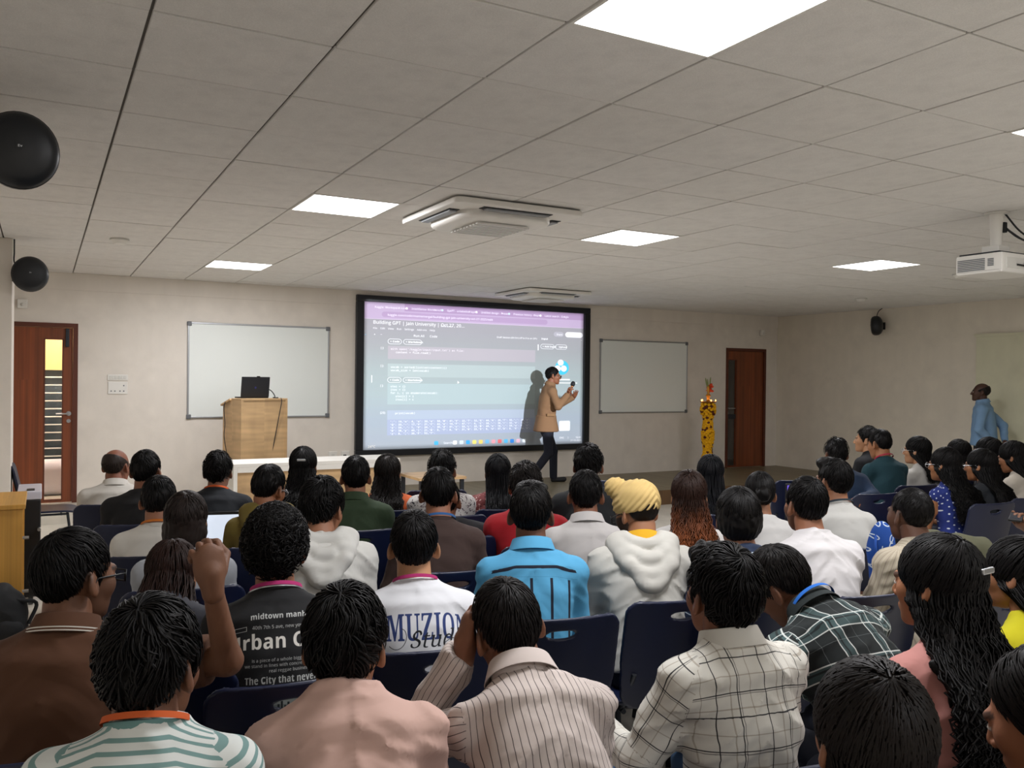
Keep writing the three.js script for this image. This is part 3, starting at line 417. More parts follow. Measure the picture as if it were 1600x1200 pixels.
/* ---------- hands ---------- */
const handCache = {};
function handMesh(side, curl) { // wrist at 0, fingers along +y, palm towards +z, thumb on the -x side times side
  const key = side + ':' + curl; if (handCache[key]) return handCache[key];
  const ps = [ell([0, 0.048, 0], [0.04, 0.055, 0.017]), cap([0, -0.02, 0], [0, 0.03, 0], 0.026, 0.03)];
  [[-0.029, 0.088, 0.072, 0.0088], [-0.01, 0.094, 0.08, 0.0092], [0.01, 0.092, 0.074, 0.0088], [0.029, 0.084, 0.058, 0.0078]].forEach(([x, y, L, r], i) => { let a = curl * 0.5, p = [x * side, y - 0.012, 0]; for (const [s, f] of [[0.45, 1], [0.3, 0.95], [0.25, 0.85]]) { const q = [p[0] + x * side * 0.08, p[1] + Math.cos(a) * L * s, p[2] + Math.sin(a) * L * s]; ps.push(kk(cap(p, q, r * f, r * f * 0.94), 0.004)); p = q; a += curl * 0.75; } });
  let p = [-0.03 * side, 0.025, 0.008], a = 0.6; for (const [L, r] of [[0.04, 0.0125], [0.03, 0.0105], [0.024, 0.009]]) { const q = [p[0] - side * Math.sin(a) * L, p[1] + Math.cos(a) * L, p[2] + 0.3 * L + curl * 0.25 * L]; ps.push(kk(cap(p, q, r, r * 0.92), 0.006)); p = q; a -= 0.25 + curl * 0.35; }
  return handCache[key] = solid(ps, 0.0048, 0.012);
}
function frame(o, y, z) { const Y = V(...y).normalize(), Z0 = V(...z), X = Y.clone().cross(Z0).normalize(), Z = X.clone().cross(Y); return new THREE.Matrix4().makeBasis(X, Y, Z).setPosition(...o); }

/* ---------- head ---------- */
const headCache = {};
function headMesh(c, male) {
  const key = c + ':' + male; if (headCache[key]) return headCache[key];
  const w = male ? 1 : 0.95;
  const ps = [ell([0, 0.03, 0.015], [0.076 * w, 0.09, 0.097]), kk(ell([0, -0.025, -0.035], [0.061 * w, 0.085, 0.066]), 0.03), kk(ell([0, -0.078, -0.048], [0.044 * w, 0.036, 0.046]), 0.03), kk(ell([0.04 * w, -0.02, -0.062], [0.026, 0.03, 0.026]), 0.02), kk(ell([-0.04 * w, -0.02, -0.062], [0.026, 0.03, 0.026]), 0.02),
    kk(cap([-0.034, 0.02, -0.088], [0.034, 0.02, -0.088], 0.012, 0.012), 0.012), cut(ell([0.031, 0.0, -0.105], [0.019, 0.012, 0.014]), 0.012), cut(ell([-0.031, 0.0, -0.105], [0.019, 0.012, 0.014]), 0.012), kk(ell([0.031, 0.0, -0.089], [0.0135, 0.0095, 0.0115]), 0.002), kk(ell([-0.031, 0.0, -0.089], [0.0135, 0.0095, 0.0115]), 0.002),
    kk(cap([0, 0.006, -0.1], [0, -0.028, -0.117], 0.008, 0.011), 0.01), kk(ell([0.012, -0.034, -0.106], [0.009, 0.008, 0.01]), 0.006), kk(ell([-0.012, -0.034, -0.106], [0.009, 0.008, 0.01]), 0.006),
    kk(cap([-0.02, -0.062, -0.094], [0.02, -0.062, -0.094], 0.0065, 0.0065), 0.006), kk(cap([-0.017, -0.071, -0.092], [0.017, -0.071, -0.092], 0.007, 0.007), 0.005), kk(ell([0, -0.1, -0.082], [0.022, 0.016, 0.016]), 0.02)];
  for (const s of [-1, 1]) { const m = new THREE.Matrix3().setFromMatrix4(new THREE.Matrix4().makeRotationFromEuler(new THREE.Euler(0.12, s * 0.45, s * 0.12))); ps.push(kk(ell([s * 0.082 * w, -0.008, 0.012], [0.0085, 0.033, 0.021], m), 0.006), kk(ell([s * 0.076 * w, -0.02, 0.008], [0.012, 0.018, 0.012], m), 0.008), cut(ell([s * 0.092 * w, -0.004, 0.006], [0.007, 0.018, 0.009], m), 0.004)); }
  return headCache[key] = solid(ps, c, 0.03);
}
// hair line: lowest y where hair grows, by depth z in the head's own axes (-z is the face)
const LINE = [[-0.12, 0.07], [-0.075, 0.062], [-0.055, 0.035], [-0.035, 0.012], [-0.02, -0.028], [-0.006, -0.03], [0.006, 0.026], [0.03, 0.022], [0.042, -0.03], [0.07, -0.07], [0.12, -0.085]];
const hairline = (z, drop = 0) => { let i = 0; while (i < LINE.length - 2 && z > LINE[i + 1][0]) i++; const f = clamp((z - LINE[i][0]) / (LINE[i + 1][0] - LINE[i][0]), 0, 1); return lerp(LINE[i][1], LINE[i + 1][1], f) - (z > 0.035 ? drop * clamp((z - 0.035) / 0.03, 0, 1) : 0); };
// a lock of hair: three-sided tapering strand
function lock(A, pts, w, flat = 0.55) {
  const n = pts.length, base = A.pos.length / 3, t = V(0, 0, 0), s = V(0, 0, 0), u = V(0, 0, 0);
  for (let i = 0; i < n; i++) { const a = pts[Math.max(0, i - 1)], b = pts[Math.min(n - 1, i + 1)]; t.subVectors(b.p, a.p).normalize(); s.crossVectors(t, pts[i].n).normalize(); u.crossVectors(s, t).normalize(); const f = i / (n - 1), r = w * (i === 0 ? 0.6 : f > 0.75 ? (1 - f) * 4 * 0.9 + 0.06 : 1); const P0 = pts[i].p; for (const [cs, cu] of [[1, -0.2], [-1, -0.2], [0, flat]]) A.pos.push(P0.x + s.x * r * cs + u.x * r * cu, P0.y + s.y * r * cs + u.y * r * cu, P0.z + s.z * r * cs + u.z * r * cu); }
  for (let i = 0; i < n - 1; i++) for (let k = 0; k < 3; k++) { const a = base + i * 3 + k, b = base + i * 3 + (k + 1) % 3; A.idx.push(a, b, a + 3, b, b + 3, a + 3); }
}
function makeHair(A, style, hm, opt) { // A collects in body axes; hm = head matrix
  const { c, locks, seed, backZ, floorY, bodyAt } = opt, r = rng(seed), S = style.split('-'), kind = S[0]; const ctr = V(0, 0.034, 0.018);
  const T = { short: [0.003, 0.009, 0.003], crop: [0.0015, 0.004, 0.0015], messy: [0.007, 0.016, 0.008], curly: [0.02, 0.03, 0.018], long: [0.007, 0.009, 0.009], bun: [0.004, 0.006, 0.006], bob: [0.01, 0.01, 0.012], round: [0.014, 0.016, 0.016], bald: [0.004, 0.0, 0.004] }[kind];
  const R = [0.077 + T[0], 0.091 + T[1], 0.098 + T[2]], drop = { short: 0, crop: -0.015, messy: 0.022, curly: 0.02, long: 0.05, bun: 0.005, bob: 0.06, round: 0.03, bald: 0.0 }[kind];
  const bump = { short: 0.003, crop: 0.001, messy: 0.006, curly: 0.011, long: 0.003, bun: 0.003, bob: 0.003, round: 0.003, bald: 0.001 }[kind], freq = kind === 'curly' ? 46 : kind === 'messy' ? 30 : 40;
  const covers = kind === 'bob' || kind === 'long' || kind === 'bun';
  const low = (z, x) => { let y = hairline(z, drop); if (covers && z > -0.03) y = Math.min(y, kind === 'bun' ? 0.0 : -0.03 - drop); return y; };
  const top = kind === 'bald' ? 0.045 : 9;
  const shell = kk(ell([ctr.x, ctr.y, ctr.z], R), 0); shell.bb = [-0.2, -0.2, -0.2, 0.2, 0.22, 0.22];
  const ps = [shell]; if (kind === 'bob') ps.push(kk(ell([0, -0.045, 0.03], [0.093, 0.085, 0.082]), 0.03)); if (kind === 'round') ps.push(kk(ell([0, -0.015, 0.03], [0.092, 0.085, 0.09]), 0.03)); if (kind === 'bun') ps.push(kk(ell([0.0, 0.01, 0.125], [0.042, 0.042, 0.036]), 0.01)); if (S[1] === 'quiff') ps.push(kk(ell([0, 0.105, -0.05], [0.066, 0.034, 0.055]), 0.03));
  const F = new Field([-0.14, -0.19, -0.13, 0.14, 0.17, 0.18], c); for (const p of ps) F.add(p, p.k);
  F.all((x, y, z, v) => { if (v > 0.06) return v; const az = z - 0.02, th = Math.atan2(x, az), n1 = noise(x * freq + seed, y * freq, z * freq), n2 = Math.sin(th * 26 + 5 * noise(x * 14, y * 14 + seed, z * 14)); v += bump * (n1 * 1.5 + (kind === 'curly' ? 0.8 * noise(x * 90, y * 90, z * 90 + seed) : 0.5 * n2)); const hl = (low(z, x) - y) * 0.9; v = -smin(-v, -hl, 0.012); if (top < 1) v = Math.max(v, y - top - 0.5 * z); return v; });
  A.add(F.mesh(), hm);
  // strands
  const crown = V(0, 0.86, 0.5).normalize(), up = V(0, 1, 0), toW = p => p.clone().applyMatrix4(hm), nW = n => n.clone().transformDirection(hm);
  const at = (n, lift) => V(ctr.x + n.x * (R[0] + lift), ctr.y + n.y * (R[1] + lift), ctr.z + n.z * (R[2] + lift));
  const flowStep = (n, s, sw) => { const t = crown.clone().addScaledVector(n, -crown.dot(n)).multiplyScalar(-1); if (t.lengthSq() < 1e-4) t.set(r() - 0.5, -0.2, r() - 0.5); t.normalize(); const b = n.clone().cross(t); t.addScaledVector(b, sw).normalize(); return n.clone().addScaledVector(t, s).normalize(); };
  let made = 0, tries = 0;
  const wavy = S.includes('wavy'), curlyLong = S.includes('curls');
  const len = +(S.find(q => /^\d/.test(q)) || 0) / 100;
  while (made < locks && tries++ < locks * 8) {
    let n = V(r() * 2 - 1, r() * 2 - 1, r() * 2 - 1); if (n.lengthSq() > 1 || n.lengthSq() < 0.02) continue; n.normalize(); if (r() < 0.22) n.multiplyScalar(0.5).add(crown).normalize(); let p0 = at(n, 0); if (p0.y < low(p0.z, p0.x) + 0.012 || p0.y > top - 0.01) continue; if (kind === 'bald' && r() < 0.5) continue;
    const pts = [], sw = (noise(n.x * 2.2 + seed, n.y * 2.2, n.z * 2.2)) * (kind === 'messy' ? 2.2 : kind === 'curly' ? 2.5 : 0.7);
    if (kind === 'long' && len) {
      // over the scalp, then hanging behind the shoulders
      const side = r() * 6.28, wv = wavy ? 0.012 : curlyLong ? 0.017 : 0.004, wf = curlyLong ? 95 : wavy ? 48 : 25, ph = r() * 6.28, L = len * (0.82 + r() * 0.25); let m = n.clone(), went = 0, q = null; let guard = 0;
      while (guard++ < 14) { const p = at(m, 0.002 + r() * 0.004); if (p.y < -0.02) break; pts.push({ p: toW(p), n: nW(m) }); m = flowStep(m, 0.22, sw * 0.4); went += 0.02; }
      if (!pts.length) pts.push({ p: toW(at(m, 0.002)), n: nW(m) });
      q = pts[pts.length - 1].p.clone(); const out = nW(m); const steps = curlyLong ? 16 : 11, ds = (q.y - (floorY - L + floorY * 0 )) > 0.02 ? (q.y - (floorY - L)) / steps : 0.02; const spread = 1 + (curlyLong ? 0.85 : wavy ? 0.35 : 0.12) * r(); const x0 = q.x - opt.hx;
      for (let i = 1; i <= steps; i++) { const f = i / steps, y = q.y - ds * i, zb = backZ(y) + 0.022 + (curlyLong ? 0.06 : 0.03) * r() * (0.4 + 0.6 * f); const zz = lerp(q.z, zb, Math.min(1, f * 2.2)); const xx = opt.hx + x0 * lerp(1, spread, f) * (Math.abs(x0) > 0.1 ? 0.95 : 1); pts.push({ p: V(xx + Math.sin(y * wf + ph) * wv * (0.3 + f), y, zz + Math.cos(y * wf + ph) * wv * 0.6 * (0.3 + f)), n: V(out.x * 0.5, 0.1, Math.max(0.3, out.z)).normalize() }); }
      lock(A, pts, (opt.lw || 0.0036) * (0.7 + r() * 0.6), 0.5);
    } else if (kind === 'curly') {
      const bdir = V(r() - 0.5, r() - 0.5, r() - 0.5).cross(n).normalize(), cdir = n.clone().cross(bdir), rr = 0.007 + r() * 0.006, turns = 4 + r() * 3; for (let i = 0; i < 7; i++) { const f = i / 6, a = f * turns; const p = p0.clone().addScaledVector(n, 0.002 + f * (0.008 + r() * 0.004)).addScaledVector(bdir, Math.cos(a) * rr + (f - 0.5) * 0.02).addScaledVector(cdir, Math.sin(a) * rr); p.y -= f * 0.006; pts.push({ p: toW(p), n: nW(n) }); } lock(A, pts, 0.0026, 0.9);
    } else {
      const L = { short: 5, crop: 3, messy: 6, bun: 8, bob: 8, round: 7, bald: 3, long: 8 }[kind], lift = { short: 0.003, crop: 0.001, messy: 0.008, bun: 0.0, bob: 0.0, round: 0.001, bald: 0.001, long: 0 }[kind] * (0.3 + r()); let m = n; for (let i = 0; i < L; i++) { const f = i / (L - 1), p = at(m, bump * 0.6 + lift * Math.sin(f * 2.4)); if (i && p.y < low(p.z, p.x) - 0.012 * r()) break; pts.push({ p: toW(p), n: nW(m) }); m = kind === 'bun' ? flowStep(m, 0.1, 0).lerp(V(0, -0.1, 1), 0.08).normalize() : flowStep(m, 0.11, sw + (kind === 'messy' ? Math.sin(f * 4 + seed) * 0.5 : 0)); } if (pts.length > 2) lock(A, pts, (kind === 'messy' ? 0.0026 : kind === 'crop' ? 0.0014 : 0.0021) * (0.7 + r() * 0.6), 0.45);
    }
    made++;
  }
}

/* ---------- fabrics ---------- */
const weave = dataTex(64, 64, (u, v, i, j) => { const n = 128 + 60 * Math.sin(i * Math.PI / 2) * Math.sin(j * Math.PI / 2) + 40 * noise(i * 0.3, j * 0.3, 2); return [n, n, n]; }, false);
const cloth = (color, o = {}) => { const m = std(color, o.rough ?? 0.9, { side: THREE.DoubleSide, ...(o.map ? { map: o.map } : {}) }); m.color.multiplyScalar(0.78); return m; };
function pattern(px, metres, draw, my = metres) { const t = canvasTex(px, px, draw); t.repeat.set(1 / metres, 1 / my); return t; }
const stripesTeal = pattern(64, 0.021, g => { g.fillStyle = '#e9eeea'; g.fillRect(0, 0, 64, 64); g.fillStyle = '#7fa3a0'; g.fillRect(0, 20, 64, 24); });
const pinstripe = pattern(64, 0.0165, g => { g.fillStyle = '#dccfc8'; g.fillRect(0, 0, 64, 64); g.fillStyle = '#5f5655'; g.fillRect(0, 0, 7, 64); });
const whitePlaid = pattern(256, 0.13, g => { g.fillStyle = '#dfdcd2'; g.fillRect(0, 0, 256, 256); g.fillStyle = 'rgba(120,105,85,0.35)'; g.fillRect(0, 90, 256, 7); g.fillRect(90, 0, 7, 256); g.fillRect(200, 0, 5, 256); g.fillRect(0, 205, 256, 5); g.fillStyle = 'rgba(25,25,28,0.85)'; for (const q of [20, 128]) { g.fillRect(0, q, 256, 5); g.fillRect(q, 0, 5, 256); } g.fillStyle = 'rgba(25,25,28,0.4)'; g.fillRect(0, 30, 256, 4); g.fillRect(140, 0, 4, 256); });
const darkPlaid = pattern(256, 0.12, g => { g.fillStyle = '#141c1d'; g.fillRect(0, 0, 256, 256); g.fillStyle = 'rgba(92,122,124,0.55)'; g.fillRect(60, 0, 60, 256); g.fillRect(0, 60, 256, 60); g.fillStyle = 'rgba(20,28,29,0.8)'; g.fillRect(74, 0, 12, 256); g.fillRect(0, 74, 256, 12); g.fillStyle = 'rgba(232,236,232,0.9)'; for (const q of [52, 120]) { g.fillRect(q, 0, 8, 256); g.fillRect(0, q, 256, 8); } g.fillStyle = 'rgba(220,226,224,0.35)'; g.fillRect(200, 0, 3, 256); g.fillRect(0, 200, 256, 3); });
const navyStripe = pattern(64, 0.036, g => { g.fillStyle = '#1b2b47'; g.fillRect(0, 0, 64, 64); g.fillStyle = '#b7c3cf'; g.fillRect(0, 28, 64, 7); });
const beigeRib = pattern(64, 0.02, g => { g.fillStyle = '#c0b59f'; g.fillRect(0, 0, 64, 64); g.fillStyle = '#a5998a'; g.fillRect(0, 0, 10, 64); g.fillStyle = '#cbc1ad'; g.fillRect(26, 0, 12, 64); });
const floral = (bg, cols, seed, m = 0.16) => pattern(256, m, g => { g.fillStyle = bg; g.fillRect(0, 0, 256, 256); const r = rng(seed); for (let k = 0; k < 90; k++) { g.fillStyle = cols[Math.floor(r() * cols.length)]; const x = r() * 256, y = r() * 256, s = 4 + r() * 11, a = r() * 6; for (const [ox, oy] of [[0, 0], [256, 0], [0, 256], [256, 256], [-256, 0], [0, -256]]) { g.beginPath(); g.ellipse(x + ox, y + oy, s, s * 0.45, a, 0, 7); g.fill(); } } });
const dots = pattern(128, 0.05, g => { g.fillStyle = '#1c2f7d'; g.fillRect(0, 0, 128, 128); g.fillStyle = '#e6ecf6'; for (const [x, y] of [[32, 32], [96, 96]]) { g.beginPath(); g.arc(x, y, 13, 0, 7); g.fill(); } });
// whole-back prints, 1.005 m round and 0.55 m high; x in metres from the spine, y from the hip
const backPrint = (bg, draw) => { const t = canvasTex(2048, 1120, (g, w, h) => { g.fillStyle = bg; g.fillRect(0, 0, w, h); const X = x => (x / 1.005 + 0.5) * w, Y = y => (1 - (y + 0.055) / 0.55) * h, S = s => s / 1.005 * w; draw(g, X, Y, S); }); t.userData.print = true; return t; };
const urbanTee = backPrint('#17181b', (g, X, Y, S) => {
  g.textAlign = 'center'; g.fillStyle = '#cfd2d0'; const T = (s, y, px, x = 0.0, f = 'sans-serif', w = '') => { g.font = `${w} ${S(px)}px ${f}`; g.fillText(s, X(x), Y(y)); };
  T('midtown manhattan', 0.355, 0.022, 0.03, 'sans-serif', 'bold'); T('40th 7th 5 ave, new york, in 10018', 0.33, 0.0135, 0.03); g.strokeStyle = '#cfd2d0'; g.lineWidth = S(0.0015); g.strokeRect(X(-0.125), Y(0.342), S(0.035), S(0.012));
  g.fillStyle = '#f0eee6'; T('Urban Culture', 0.275, 0.057, 0.05, 'sans-serif', 'bold'); g.fillStyle = '#cfd2d0'; T('is a piece of a whole bigger and wider', 0.243, 0.0125, 0.03); T('we stand in lines with concrete rough & hard', 0.228, 0.0125, 0.03); T('real reggae business', 0.213, 0.0125, 0.03);
  T('The City that never sleeps', 0.185, 0.0225, 0.045, 'sans-serif', 'bold'); g.fillStyle = '#8d9592'; g.fillRect(X(-0.105), Y(0.172), S(0.22), S(0.095)); g.fillStyle = '#aab1ad'; g.fillRect(X(-0.105), Y(0.155), S(0.22), S(0.03)); g.fillStyle = '#2c3233'; g.fillRect(X(-0.105), Y(0.11), S(0.22), S(0.033)); for (let k = 0; k < 24; k++) g.fillRect(X(-0.105 + k * 0.0092), Y(0.118 + (k * 7 % 5) * 0.004), S(0.006), S(0.03));
});
const muzioneTee = backPrint('#ebedf2', (g, X, Y, S) => { g.textAlign = 'center'; g.fillStyle = '#2c3f78'; g.save(); g.translate(X(0.055), Y(0.215)); g.scale(0.8, 1.35); g.font = `bold ${S(0.083)}px serif`; g.fillText('MUZIONE', 0, 0); g.restore(); g.fillStyle = '#1c1d24'; g.font = `italic ${S(0.07)}px serif`; g.fillText('Studio', X(0.07), Y(0.192)); g.strokeStyle = '#1c1d24'; g.lineWidth = S(0.002); g.beginPath(); g.moveTo(X(-0.1), Y(0.2)); g.bezierCurveTo(X(-0.06), Y(0.16), X(-0.02), Y(0.24), X(-0.06), Y(0.25)); g.stroke(); g.beginPath(); g.moveTo(X(0.08), Y(0.2)); g.quadraticCurveTo(X(0.12), Y(0.23), X(0.13), Y(0.2)); g.stroke(); });
const blueShirt = backPrint('#58abd8', (g, X, Y, S) => { g.fillStyle = '#10182c'; for (const x of [-0.24, -0.165, -0.09, -0.015, 0.06, 0.135, 0.21]) g.fillRect(X(x) - S(0.005), Y(0.335), S(0.0105), S(0.36)); g.fillRect(X(-0.4), Y(0.378), S(0.8), S(0.011)); g.fillStyle = '#4d9bc6'; g.fillRect(X(-0.5), Y(0.341), S(1), S(0.002)); });
const leafPrint = pattern(256, 0.14, g => { g.fillStyle = '#1a4fa8'; g.fillRect(0, 0, 256, 256); g.strokeStyle = '#dce8f5'; g.lineWidth = 9; for (const [x, y, a] of [[60, 70, 0.4], [180, 60, 2], [120, 180, 1.1], [220, 200, 3.3], [30, 210, 5]]) { g.save(); g.translate(x, y); g.rotate(a); g.beginPath(); g.ellipse(0, 0, 15, 30, 0, 0, 7); g.moveTo(0, 30); g.lineTo(0, 70); g.moveTo(0, 45); g.lineTo(22, 30); g.stroke(); g.restore(); } });

/* ---------- chairs ---------- */
const rbox2 = (x, y, hx, hy, r) => { const qx = Math.abs(x) - hx + r, qy = Math.abs(y) - hy + r; return Math.hypot(Math.max(qx, 0), Math.max(qy, 0)) + Math.min(Math.max(qx, qy), 0) - r; };
const chairProto = (() => {
  const tilt = rad(13), ct = Math.cos(tilt), st = Math.sin(tilt), c = 0.0065;
  const back = { bb: [-0.24, 0.42, 0.1, 0.24, 0.9, 0.34], f: (x, y, z) => { const Y = y - 0.45, Z = z - 0.19, yy = Y * ct + Z * st, zz = -Y * st + Z * ct + 0.55 * x * x - 0.02, e = rbox2(x, yy - 0.205, 0.222 - 0.02 * clamp((0.2 - yy) / 0.2, 0, 1), 0.215, 0.055), ho = (Math.hypot(x / 0.066, (yy - 0.365 + 0.25 * x * x) / 0.019) - 1) * 0.018; const d2 = Math.max(e, -ho), t = Math.abs(zz) - 0.0045; return Math.min(Math.max(d2, t), 0) + Math.hypot(Math.max(d2, 0), Math.max(t, 0)) - 0.0035; } };
  const seat = { bb: [-0.24, 0.36, -0.27, 0.24, 0.48, 0.22], f: (x, y, z) => { const fr = Math.max(0, -0.1 - z), yy = y - 0.437 - 0.22 * x * x + 0.9 * fr * fr - 0.35 * Math.max(0, z - 0.08) ** 2 * 3, e = rbox2(x, z + 0.02, 0.222, 0.222, 0.07), t = Math.abs(yy) - 0.005; return Math.min(Math.max(e, t), 0) + Math.hypot(Math.max(e, 0), Math.max(t, 0)) - 0.004; } };
  const t = new THREE.Group();
  part('backrest', geo(solid([back], c, 0)), M.chair, t); part('seat', geo(solid([seat], 0.008, 0)), M.chair, t);
  for (const s of [-1, 1]) { part('leg', rod([s * 0.18, 0.425, -0.15], [s * 0.21, 0, -0.2], 0.011), M.darkSteel, t); part('leg', rod([s * 0.18, 0.425, 0.12], [s * 0.21, 0, 0.2], 0.011), M.darkSteel, t); part('side_rail', merge([rod([s * 0.18, 0.418, -0.16], [s * 0.18, 0.418, 0.17], 0.01), rod([s * 0.18, 0.418, 0.15], [s * 0.17, 0.58, 0.235], 0.01)]), M.darkSteel, t); }
  part('cross_rail', merge([rod([-0.18, 0.415, -0.1], [0.18, 0.415, -0.1], 0.009), rod([-0.18, 0.415, 0.12], [0.18, 0.415, 0.12], 0.009)]), M.darkSteel, t);
  return t;
})();
function chair(x, z, deg, label) { const o = chairProto.clone(); o.name = numbered('stacking_chair'); o.position.set(x, 0, z); o.rotation.y = -rad(deg); o.userData = { label, category: 'chair', group: 'navy plastic audience chairs' }; scene.add(o); return o; }
// worn pale patch on a chair back, paint rubbed off
/* ---------- people ---------- */
const hairMats = {}, hairMat = c => hairMats[c] ??= new THREE.MeshPhysicalMaterial({ color: c, roughness: 0.5, specularIntensity: 0.35 }), skinMat = new THREE.MeshStandardMaterial({ vertexColors: true, roughness: 0.6 }), pantsMats = {}, pantsMat = c => pantsMats[c] ??= std(c, 0.9), shoeMat = std('#15161a', 0.6);
function lathePart(name, prof, half, mat, parent, center, tiltX, yaw = 0, sx = 1.06) { const g = new THREE.LatheGeometry(prof.map(p => new THREE.Vector2(...p)), 36, -half, half * 2).scale(sx, 1, 1); const m = part(name, g, mat, parent); m.position.set(...center); m.rotation.order = 'YXZ'; m.rotation.set(-tiltX, yaw, 0); return m; }
let pseed = 1;
function person(s) {
  const sd = ++pseed * 17 + 3, male = s.male !== false, lod = s.lod ?? 1, b = (s.b ?? (male ? 1 : 0.93)) * 0.81, by = rad(s.by ?? 10), hyL = rad((s.hy ?? 28) - (s.by ?? 10)), hp = rad(s.hp ?? 3), hr = rad(s.hr ?? 0), a0 = rad(s.lean ?? 4), a1 = a0 + rad(s.curve ?? 10), a2 = a1 + rad(s.neck ?? 8) + hp * 0.35, y0 = s.y0 || 0;
  const hipY = s.stand ? y0 + (s.top - y0) * 0.52 : 0.53, side = s.side || 0, nl = s.nl ?? (male ? 0.125 : 0.13);
  const TL = (s.top - 0.012 - hipY - nl * Math.cos(a2) - 0.122 * Math.cos(hp)) / (0.5 * Math.cos(a0) + 0.5 * Math.cos(a1));
  const H0 = [0, hipY, 0], mid = [side * 0.45, hipY + TL * 0.5 * Math.cos(a0), -TL * 0.5 * Math.sin(a0)], nb = [side, mid[1] + TL * 0.5 * Math.cos(a1), mid[2] - TL * 0.5 * Math.sin(a1)], S = [];
  for (let k = 0; k <= 6; k++) { const t = k / 6, A = [0, 1, 2].map(q => lerp(H0[q], mid[q], t)), B = [0, 1, 2].map(q => lerp(mid[q], nb[q], t)); S.push([0, 1, 2].map(q => lerp(A[q], B[q], t))); }
  const hc = [nb[0] + side * 0.25, nb[1] + nl * Math.cos(a2), nb[2] - nl * Math.sin(a2)];
  const g = thing('person', s.lab, 'person', [0, 0, 0], -by, s.group || 'seated audience');
  const cy = Math.cos(-by), sy = Math.sin(-by), toWorld = p => [g.position.x + p[0] * cy + p[2] * sy, p[1], g.position.z - p[0] * sy + p[2] * cy], toLocal = p => { const dx = p[0] - g.position.x, dz = p[2] - g.position.z; return [dx * cy - dz * sy, p[1], dx * sy + dz * cy]; };
  g.position.set(s.x - (hc[0] * cy + hc[2] * sy), 0, s.z - (-hc[0] * sy + hc[2] * cy));
  const hm = new THREE.Matrix4().compose(V(...hc), new THREE.Quaternion().setFromEuler(new THREE.Euler(-hp, -hyL, -hr, 'YXZ')), V(0.97, 0.97, 0.97));
  // arms
  const sh = k => { const p = spineAt(S, 0.85); return [p[0] + k * 0.18 * b, p[1] - 0.022 - side * k * 0.25, p[2]]; };
  const arm = k => { const A = (s.arms || {})[k > 0 ? 'R' : 'L'], P0 = sh(k); if (A) { const e = A.e.length ? toLocal(A.e) : 0, w = toLocal(A.w); return { s: P0, e, w, hand: A.hand ?? 0.5, dir: A.dir, palm: A.palm }; } const e = s.stand ? [P0[0] + k * 0.05, P0[1] - 0.29, P0[2] + 0.03] : [P0[0] + k * (0.045 + 0.012 * ((sd * 7) % 5 - 2)), P0[1] - 0.27, P0[2] - 0.06 - 0.01 * (sd % 4)]; const w = s.stand ? [P0[0] + k * 0.04, P0[1] - 0.54, P0[2] - 0.03] : [k * 0.07, Math.max(0.645, e[1] - 0.06), e[2] - 0.23]; return { s: P0, e, w, hand: 0.6 }; };
  const arms = { R: arm(1), L: arm(-1) }, cells = [[0.0085, 0.005, 0.0045], [0.0125, 0.0065, 0.006], [0.016, 0.008, 0.0075]][lod];
  const long = s.sleeve === 'long', ease = s.ease ?? 0.008, skin = lin(s.skin || '#8a5c40'), hairC = lin(s.hairCol || '#0c0a0a');
  const st = male ? [[0, 0.17, 0.125], [0.3, 0.15, 0.115], [0.62, 0.168, 0.122], [0.84, 0.15, 0.105], [0.95, 0.09, 0.074], [1, 0.066, 0.06]] : [[0, 0.185, 0.125], [0.3, 0.142, 0.105], [0.62, 0.16, 0.115], [0.84, 0.14, 0.095], [0.95, 0.082, 0.066], [1, 0.06, 0.054]]; const sts = st.map(q => [q[0], q[1] * b, q[2] * (s.belly && q[0] < 0.5 ? s.belly : 1) * lerp(1, b, 0.6)]);
  const nr = male ? 0.057 : 0.05, chest = spineAt(S, 0.85), neckTop = V(0, -0.055, 0.018).applyMatrix4(hm).toArray(), neckBase = [nb[0], nb[1] - 0.05, nb[2] + 0.005];
  // skin: head, neck, upper trunk, arms, hands in one mesh
  const body = new Acc();
  const stub = s.browStubble || (male ? 0.35 : 0), beard = s.beard || 0;
  body.add(headMesh(cells[1], male), hm, (x, y, z) => { let c = skin; const hl = hairline(z); if (z > 0.02 && y > hl - 0.035 && s.hair !== 'bald') c = mixc(c, hairC, (y - hl + 0.035) / 0.035 * 0.75); if (beard && y < -0.035 + (Math.abs(x) > 0.05 ? 0.03 : 0) && z < 0.0 && !(Math.abs(x) < 0.022 && y > -0.078 && y < -0.055)) c = mixc(c, hairC, beard); const ax = Math.abs(x); if (z < -0.075) { if (y > 0.014 && y < 0.028 && ax > 0.013 && ax < 0.052) c = mixc(c, [0.01, 0.008, 0.008], 0.75); if (Math.hypot((ax - 0.031) / 0.013, y / 0.007) < 1) c = Math.hypot(ax - 0.031, y) < 0.0062 ? [0.02, 0.012, 0.01] : [0.62, 0.58, 0.54]; if (y < -0.056 && y > -0.08 && ax < 0.022 && z < -0.088) c = mixc(skin, [0.36, 0.1, 0.09], 0.5); } return c; });
  const kp = [kk(cap(neckBase, neckTop, nr + 0.004, nr), 0.02), kk(loft(S.slice(3), sts.map(q => [clamp((q[0] - 0.5) * 2, 0, 1), q[1] - 0.014, q[2] - 0.014]).filter((q, i, a) => i === 0 || q[0] > a[i - 1][0])), 0.03)];
